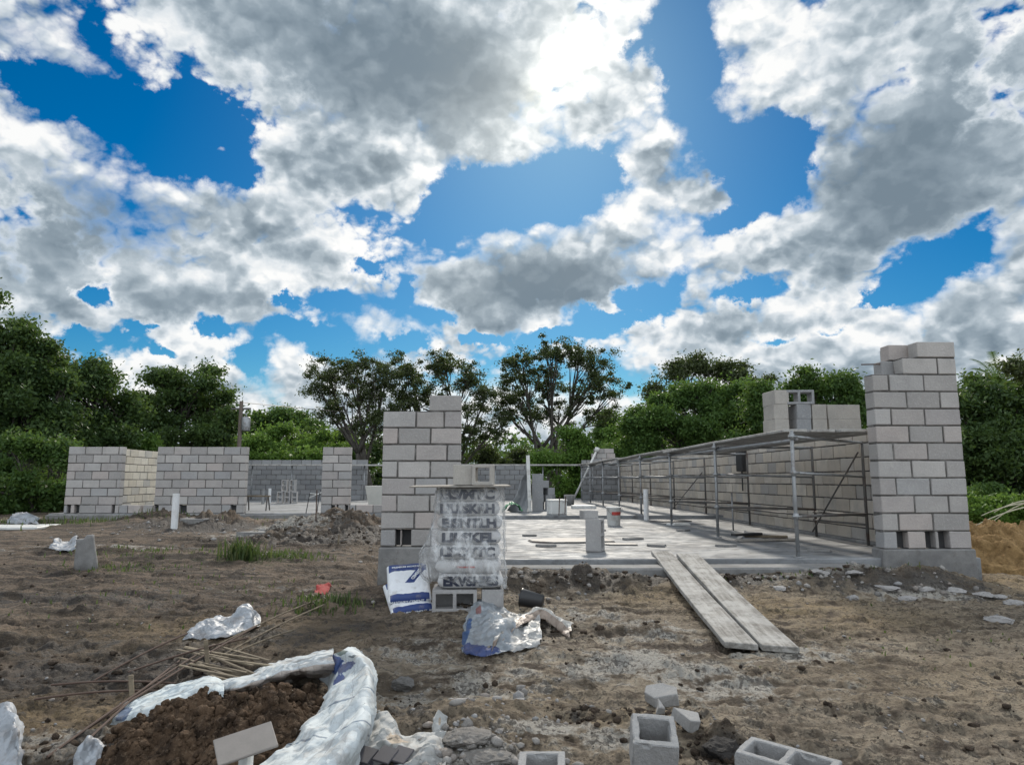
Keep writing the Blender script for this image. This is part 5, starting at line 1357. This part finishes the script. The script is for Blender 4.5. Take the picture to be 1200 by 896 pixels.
sheet('plastic_sack', 'crumpled white plastic sack at the head of the stick bundle', 'sack', GL([
    [(214,750,.01),(222,744,.03),(236,732,.02)],
    [(240,752,.02),(246,742,.08),(252,730,.05)],
    [(262,750,.02),(266,738,.06),(272,726,.03)],
    [(286,742,.02),(286,730,.13),(284,718,.05)],
    [(306,734,.01),(303,726,.05),(298,718,.01)]]), M_S5, amp=.038, freq=7, seed=57, sub=18, thick=.0015)
sheet('plastic_sack', 'white sack corner showing at the bottom left edge of the yard', 'sack', GL([[(-20,905,.02),(-22,875,.10),(-15,850,.03)],[(-2,910,.03),(0,872,.18),(4,846,.04)],[(16,908,.02),(20,885,.12),(18,858,.03)],[(26,905,.0),(26,890,.04),(24,872,.0)]]), M_S5, amp=.04, freq=8, seed=59, sub=9, thick=.002)
sheet('plastic_sack', 'small white sack scrap left of the earth heap', 'sack', GL([[(82,902,.0),(88,890,.06),(98,878,.02)],[(98,906,.01),(105,888,.10),(112,874,.03)],[(114,905,.0),(120,890,.05),(124,878,.01)]]), M_S5, amp=.035, freq=9, seed=61, sub=9, thick=.002)
M_S6 = mat_sack('paper_sack', (.47,.475,.465), [(.12,.15,.10,.16,(.10,.10,.13)),(.42,.12,.10,.14,(.10,.10,.13)),(.45,.62,.12,.14,(.40,.32,.24))], None, .45, .1)
sheet('paper_sack', 'torn white paper sack with dark patches at the bottom centre', 'sack', GL([
    [(412,905,.02),(424,886,.03),(432,856,.04)],
    [(438,908,.02),(446,884,.05),(450,848,.07)],
    [(466,908,.03),(472,886,.06),(478,866,.02)],
    [(494,908,.02),(498,888,.07),(500,868,.05)],
    [(520,904,.01),(521,878,.05),(522,852,.02)]]), M_S6, amp=.040, freq=7.5, seed=63, sub=20, thick=.002)
sheet('paper_scrap', 'upright torn paper scrap beside the paper sack', 'scrap', GL([[(506,872,.0),(506,866,.05),(507,858,.07)],[(514,872,.0),(515,862,.06),(515,852,.085)],[(521,870,.0),(522,860,.03),(522,852,.055)]]), M_S6, amp=.018, freq=12, seed=65, sub=7)
for px, nm in ((428,'left'),(452,'middle'),(470,'right')):
    q = G3(px, 893, .03); g = Geo(); g.box((-.045,-.05,0),(.045,.05,.012),.003); o = g.build('slate_chip', simple_mat('slate_'+nm, (.085,.08,.088), .7), loc=q, rot=(R(20),R(5),R(-25)))
    tag(o, {'left':'leftmost of the three dark chips on the paper sack','middle':'middle one of the three dark chips on the paper sack','right':'rightmost of the three dark chips on the paper sack'}[nm], 'chip', 'dark chips')
sheet('white_scrap', 'broken white plastic scrap beside the grey concrete stub', 'scrap', GL([[(60,645,.02),(63,641,.12),(66,636,.05)],[(72,648,.02),(75,642,.04),(78,637,.02)],[(88,646,.03),(90,641,.14),(92,636,.08)]]), M_S5, amp=.05, freq=6, seed=67, sub=7)
sheet('white_scrap', 'white scrap with brown board by the left tree line', 'scrap', GL([[(8,614,.05),(14,611,.15),(18,608,.1)],[(26,615,.05),(28,611,.18),(30,608,.1)],[(44,616,.02),(45,612,.08),(46,609,.03)]]), M_S5, amp=.06, freq=5, seed=69, sub=7)
q = G3(5, 619); g = Geo(); g.box((-.8,-.5,0),(.8,.5,.05),.01); o = g.build('pale_board', M_WHITE, loc=q, rot=(0,0,R(8))); tag(o, 'pale board lying on the ground at the left edge', 'board')
# stump like concrete post
q = G3(101, 666); t = [(.001,-.05),(.125,-.05),(.115,.08),(.10,.30),(.105,.335),(.09,.345),(.001,.345)]
g = Geo(); g.lathe(t, 14); me = g.mesh('concrete_stub', True)
for v in me.vertices:
    v.co.x *= 1+.12*math.sin(v.co.z*9+1); v.co.y *= .8; v.co.x += (v.co.z)*-.12; v.co.z += .05*(v.co.x > 0)*(v.co.z > .3)
o = link_mesh('concrete_stub', me, M_FOOT, loc=q); tag(o, 'squat grey concrete stub standing in the left yard', 'concrete stub')
# red rag in the weeds, black cup
sheet('rag', 'red rag among weeds on the bare ground left of the piers', 'rag', GL([[(368,696,.01),(370,693,.04),(372,690,.02)],[(376,697,.01),(378,692,.055),(380,688,.02)],[(384,696,.01),(386,692,.03),(387,689,.01)]]), simple_mat('red_cloth', (.30,.03,.028), .9, .3, 8), amp=.05, freq=9, seed=71, sub=7)
q = G3(627, 716)
g = Geo(); g.lathe([(.001,0),(.062,0),(.078,.19),(.084,.20),(.080,.205),(.072,.19),(.055,.01),(.001,.01)], 22)
o = g.build('black_cup', M_BLACK, loc=(q[0]+.07,q[1],q[2]+.078), rot=(0,R(-80),R(-16)), smooth_shade=True); tag(o, 'black plastic pot lying on its side behind the crushed sack', 'pot')

# --- rods and sticks
rng = random.Random(15)
for i, (a, b) in enumerate((((85,868),(300,738)),((92,880),(215,775)),((55,890),(250,760)),((110,800),(230,742)),((60,805),(205,806)),((40,822),(190,815)),((150,790),(290,752)),((235,768),(372,706)),((250,776),(380,712)),((245,782),(345,742)))):
    A, Bq = Vector(G3(*a, .015)), Vector(G3(*b, .03)); g = Geo()
    pts = []
    for t in np.linspace(0, 1, 14):
        p = A.lerp(Bq, t); p.z += .018*math.sin(math.pi*t); pts.append(p)
    g.tube(pts, .0065, 6); tag(g.build('rod', rebar_mat if i < 7 else M_STICK), 'long thin dark rod in the tangle left of the torn sack' if i < 7 else 'long pale lath running up from the stick bundle to the weeds', 'rod', 'rods lying left of the sack' if i < 7 else 'laths above the bundle')
c0 = Vector(G3(258, 778))
for i in range(17):
    a = (205+rng.uniform(0,46), 770+i*2.2+rng.uniform(-3,3)-rng.uniform(0,10)); b = (a[0]+rng.uniform(60,95), a[1]+rng.uniform(6,24))
    A, Bq = Vector(G3(*a, .03+.012*(i % 4))), Vector(G3(*b, .03+.012*((i+2) % 4))); d = Bq-A; g = Geo()
    g.box((0,-.009,-.005),(d.length,.009,.005),.0015); o = g.build('stick', M_STICK); o.location = A
    o.rotation_euler = d.to_track_quat('X', 'Z').to_euler()
    tag(o, 'pale split stick in the fanned bundle behind the torn sack', 'stick', 'sticks in the bundle')
for (px, py, top, lab) in ((243,777,749,'stake standing upright in the stick bundle'),(155,820,790,'stake standing upright left of the torn sack')):
    q = G3(px, py); h = at_depth(px-3, top, q[1])[2]-q[2]; g = Geo(); g.box((-.013,-.008,-.08),(.013,.008,h),.003); o = g.build('stake', M_STICK, loc=q, rot=(0,R(-7),R(10))); tag(o, 'pale wooden '+lab, 'stake')

# --- blocks at the near edge
def chipped(src, seed):
    bm = bmesh.new(); bm.from_mesh(src); bmesh.ops.subdivide_edges(bm, edges=[e for e in bm.edges if e.calc_length() > .02], cuts=9, use_grid_fill=True)
    bmesh.ops.triangulate(bm, faces=bm.faces[:])
    V = np.array([v.co for v in bm.verts]); N = np.array([v.normal for v in bm.verts])
    n = fbm3(V[:,0]*40+seed, V[:,1]*40, V[:,2]*40, 3, seed)-.5; ch_ = np.maximum(fbm3(V[:,0]*14+seed, V[:,1]*14, V[:,2]*14, 2, seed+3)-.56, 0)
    edge = np.array([max([e.calc_face_angle(0) if len(e.link_faces) == 2 else 0 for e in v.link_edges] or [0]) > .3 for v in bm.verts])
    V = V+N*(n*.004-np.where(edge, ch_*.075, 0))[:, None]
    for v, c in zip(bm.verts, V): v.co = c
    return bm_mesh('concrete_block', bm)
CH1, CH2, CH3 = chipped(cmu_mesh(False), 1), chipped(cmu_mesh(True), 2), chipped(cmu_mesh(False), 3)
M_ROUGH = mat_block('rough_block', (.27,.265,.26), (.38,.37,.36), (.34,.32,.31), .6)
def gp(px, py): q = on_ground(px, py); return float(q[0]), float(q[1]), float(q[2])
q = at_level(761, 850, -.33)
loose_block('hollow half block propped up at the bottom edge, one cell open to the sky', (float(q[0]),float(q[1])-.03,-.33-.17), (R(20),R(3),R(-8)), CH1, M_ROUGH, 'blocks at the near edge', scale=(1.0,1.05,1.05))
q = at_level(922, 884, -.40)
loose_block('hollow block lying with both cells open at the bottom edge right', (float(q[0]),float(q[1]),-.40-.19), (R(4),R(2),R(-42)), CH2, M_ROUGH, 'blocks at the near edge')
q = at_level(636, 888, -.50)
loose_block('hollow block sunk in rubble at the bottom centre edge', (float(q[0]),float(q[1])-.03,-.50-.185), (R(3),R(-2),R(-6)), CH3, M_ROUGH, 'blocks at the near edge', scale=(1.1,1,1))
def rock_mesh(name, sx, sy, sz, seed, sub=4, flat=.0):
    bm = bmesh.new(); bmesh.ops.create_icosphere(bm, subdivisions=sub, radius=1); rng = np.random.default_rng(seed)
    V = np.array([v.co for v in bm.verts])
    for _ in range(9):       # broken facets
        nrm = rng.normal(size=3); nrm /= np.linalg.norm(nrm); d = rng.uniform(.5, .8); h = V@nrm-d
        V = V-np.outer(np.maximum(h, 0), nrm)*.92
    V *= 1+.5*(fbm3(V[:,0]*2.2+seed, V[:,1]*2.2, V[:,2]*2.2, 5, seed, .6)-.5)[:, None]
    V *= 1+.30*(fbm3(V[:,0]*7+seed, V[:,1]*7, V[:,2]*7, 4, seed+4, .65)-.5)[:, None]
    V *= np.array((sx, sy, sz))
    for v, c in zip(bm.verts, V): v.co = c
    return bm_mesh(name, bm)
def stone(name, label, cat, px, py, s, seed, mat, lift_=.35, group=None, rz=0):
    q = gp(px, py); o = link_mesh(name, rock_mesh(name, *s, seed), mat, loc=(q[0], q[1], q[2]+s[2]*lift_), rot=(0,0,R(rz))); return tag(o, label, cat, group)
M_RUB = mat_block('broken_concrete', (.28,.275,.27), (.42,.41,.40), (.35,.33,.32), .7)
M_CRUST = mat_block('crusty_mortar', (.13,.125,.12), (.26,.25,.24), (.2,.18,.16), 1.0)
M_STONE = simple_mat('grey_stone', (.12,.115,.11), .9, .3, 14, .6, .01)
def chunk(label, px, py, poly, t, rz, tilt, lift_=.02):
    q = gp(px, py); n = len(poly); rng = random.Random(px); g = Geo()
    vs = [(x, y, 0) for x, y in poly]+[(x+rng.uniform(-.012,.012), y+rng.uniform(-.012,.012), t+rng.uniform(-.008,.012)) for x, y in poly]
    g.add(vs, [tuple(range(n))[::-1], tuple(range(n, 2*n))]+[(i, (i+1) % n, n+(i+1) % n, n+i) for i in range(n)])
    o = g.build('block_fragment', M_RUB, loc=(q[0], q[1], q[2]+lift_), rot=(R(tilt[0]), R(tilt[1]), R(rz)))
    md = o.modifiers.new('bevel', 'BEVEL'); md.width = .006; md.segments = 2
    return tag(o, label, 'fragment', 'block fragments')
chunk('larger broken block fragment behind the propped half block', 775, 826, [(-.09,.03),(-.05,-.06),(.09,-.07),(.10,.0),(.04,.07),(-.06,.07)], .07, 0, (14,-8))
chunk('smaller wedge of broken block right of the propped half block', 802, 854, [(-.07,.05),(.01,-.07),(.06,-.06),(.07,.05)], .06, -6, (10,14))
chunk('tiny broken block splinter between the two larger fragments', 771, 838, [(-.03,-.02),(.03,-.03),(.02,.04)], .05, 20, (20,0))
stone('stone', 'single round grey stone on the bare ground right of the torn sack', 'stone', 472, 808, (.085,.07,.055), 5, M_STONE)
stone('mortar_lump', 'crusty grey mortar lump at the right of the torn paper sack', 'mortar lump', 548, 862, (.12,.10,.05), 6, M_CRUST, .0)
stone('mortar_lump', 'flat pale mortar lump at the bottom centre by the sunk block', 'mortar lump', 568, 890, (.14,.09,.04), 7, M_CRUST, .0)
stone('soil_clod', 'black soil clod between the two near edge blocks', 'clod', 848, 886, (.10,.09,.07), 9, simple_mat('black_soil', (.03,.026,.024), .9, .4, 20, .8, .02), .3)
fl = [(1063,703,.16,.10),(1085,692,.13,.08),(1120,693,.17,.09),(1150,698,.19,.09),(1172,700,.16,.08),(1190,708,.16,.09),(1175,728,.22,.07),(1000,702,.10,.07),(912,690,.13,.07),(1040,690,.20,.12),(960,672,.16,.1),(1000,640+32,.2,.1)]
wd = ['flat pale stone below the tallest pier, leftmost','second flat pale stone below the tallest pier','third flat pale stone, under the pier corner','flat pale stone at the toe of the sand mound','next flat pale stone along the sand mound toe','flat pale stone at the far right of the sand mound toe','grey sunken slab piece at the right edge','small pale stone on the ochre ground','small pale stone beside the ramp top','grey flat slab scrap in front of the scaffold foot','pale scrap close under the slab kerb','broad pale scrap under the tower footing']
for i, (px, py, a, b) in enumerate(fl): stone('flat_stone', wd[i], 'stone', px, py, (a*.62, b, .035), 20+i, M_RUB, .3, 'flat stones by the sand mound', rz=rng.uniform(-25,25))

# --- uncountable: clods, gravel, grass
def scatter(name, mat, n, smin, smax, seed, rlo, rhi, spots=None, flat=.7):
    rg = np.random.default_rng(seed); bm = bmesh.new(); bmesh.ops.create_icosphere(bm, subdivisions=1, radius=1)
    bv = np.array([v.co for v in bm.verts]); bf = np.array([[v.index for v in f.verts] for f in bm.faces]); bm.free()
    if spots is None:
        r = np.exp(rg.uniform(np.log(rlo), np.log(rhi), n)); a = np.radians(rg.uniform(-42, 42, n)); x, y = r*np.sin(a), r*np.cos(a)
        dens = fbm2(x*1.3+seed, y*1.3, 4, seed); ok = dens > rg.uniform(.40, .62, n); x, y = x[ok], y[ok]
    else:
        xs, ys = [], []
        for (px, py, rx, ry, m_) in spots:
            q = on_ground(px, py); xs.append(q[0]+rg.normal(size=m_)*rx); ys.append(q[1]+rg.normal(size=m_)*ry)
        x, y = np.concatenate(xs), np.concatenate(ys)
    inside = (x > -1.35) & (x < 5.65) & (y > 7.55) | (x < -1.3) & (x > -10.5) & (y > 17.2)
    x, y = x[~inside], y[~inside]; n = len(x); z = ground_z(x, y)
    s = smin*(smax/smin)**(rg.uniform(0, 1, n)**2.2)
    rot = rg.uniform(0, 2*np.pi, n); sc = rg.uniform(.6, 1.3, (n, 3)); sc[:, 2] *= flat
    V = bv[None]*sc[:, None, :]*(1+rg.uniform(-.28, .28, (n, len(bv), 1)))*s[:, None, None]
    c, q_ = np.cos(rot)[:, None], np.sin(rot)[:, None]
    Vx = V[..., 0]*c-V[..., 1]*q_; Vy = V[..., 0]*q_+V[..., 1]*c
    V = np.stack([Vx+x[:, None], Vy+y[:, None], V[..., 2]+(z+s*.25)[:, None]], -1)
    F_ = (bf[None]+(np.arange(n)*len(bv))[:, None, None]).reshape(-1, 3)
    return tag(link_mesh(name, np_mesh(name, V.reshape(-1, 3), np.ascontiguousarray(F_)), mat), kind='stuff')
M_CLOD = mat_soil('dark_clods', (.028,.021,.016), (.075,.056,.042), (.13,.105,.085))
M_GRAV = mat_block('gravel_bits', (.17,.16,.15), (.34,.32,.30), (.24,.20,.17), .4)
scatter('dirt_clods', M_CLOD, 4200, .004, .026, 5, 2.3, 16)
scatter('gravel', M_GRAV, 2600, .003, .016, 6, 2.3, 18)
scatter('rubble', M_GRAV, 0, .008, .045, 7, 0, 0, [(545,862,.16,.12,160),(565,888,.18,.1,130),(590,820,.3,.2,50),(1010,682,.9,.16,60),(1080,686,.5,.2,40),(930,676,.5,.12,40),(240,622,1.4,.5,150),(330,625,1.0,.5,120),(440,640,.5,.6,80),(640,690,.3,.2,60),(520,700,.3,.2,60)])
scatter('soil_crumbs', M_CLOD, 0, .006, .036, 8, 0, 0, [(690,676,.4,.15,90),(300,850,.35,.3,260),(850,886,.08,.06,120),(690,832,.10,.06,60),(770,846,.12,.08,120),(365,628,.7,.4,160),(420,622,.5,.4,120),(200,880,.5,.25,160),(100,800,.9,.4,160),(840,668,.5,.08,160),(640,740,.2,.15,60)])
def grass(name, spots, mat, seed, h0, w=.006):
    rg = np.random.default_rng(seed); Vs = []
    for (px, py, rx, ry, n, h) in spots:
        q = on_ground(px, py); x = q[0]+rg.normal(size=n)*rx; y = q[1]+rg.normal(size=n)*ry; z = ground_z(x, y)-.01
        a = rg.uniform(0, 2*np.pi, n); lean = rg.uniform(.1, .7, n); hh = h*rg.uniform(.4, 1.1, n); ww = w*rg.uniform(.6, 1.4, n)*(1+h*2)
        d = np.stack([np.cos(a), np.sin(a), 0*a], -1); s_ = np.stack([-np.sin(a), np.cos(a), 0*a], -1); p = np.stack([x, y, z], -1)
        m1 = p+d*(lean*hh*.25)[:, None]+np.array((0,0,1))*(hh*.6)[:, None]; tp = p+d*(lean*hh*.8)[:, None]+np.array((0,0,1))*(hh*(1-.25*lean))[:, None]
        Vs.append(np.stack([p-s_*ww[:,None], p+s_*ww[:,None], m1+s_*ww[:,None]*.8, m1-s_*ww[:,None]*.8, tp], 1))
    V = np.concatenate(Vs).reshape(-1, 3); n = len(V)//5; b = np.arange(n)*5
    F_ = [(i, i+1, i+2, i+3) for i in b]+[(i+3, i+2, i+4) for i in b]
    return link_mesh(name, np_mesh(name, V, [tuple(map(int, f)) for f in F_]), mat)
M_GRASS = mat_leaf('grass_blade', (.050,.080,.028), (.080,.115,.038), (.17,.17,.075), .3)
tag(grass('weed_tuft', [(281,655,.11,.09,200,.30)], M_GRASS, 3, .3), 'tall green weed tuft on the left yard before the doorway', 'weeds')
tag(grass('grass', [(320,652,.32,.14,300,.11),(345,650,.3,.10,120,.08),(385,706,.2,.12,260,.10),(160,648,.5,.2,160,.08),(150,667,.4,.2,120,.07),(980,672,.5,.08,60,.06),(60,720,1.0,.4,90,.06),(1120,760,.8,.4,60,.05),(240,690,.8,.4,70,.06),(20,612,2.2,.6,900,.16),(1150,612,.5,.4,260,.25),(1185,620,.4,.5,300,.3),(130,664,.3,.1,60,.06)], M_GRASS, 4, .1), kind='stuff')
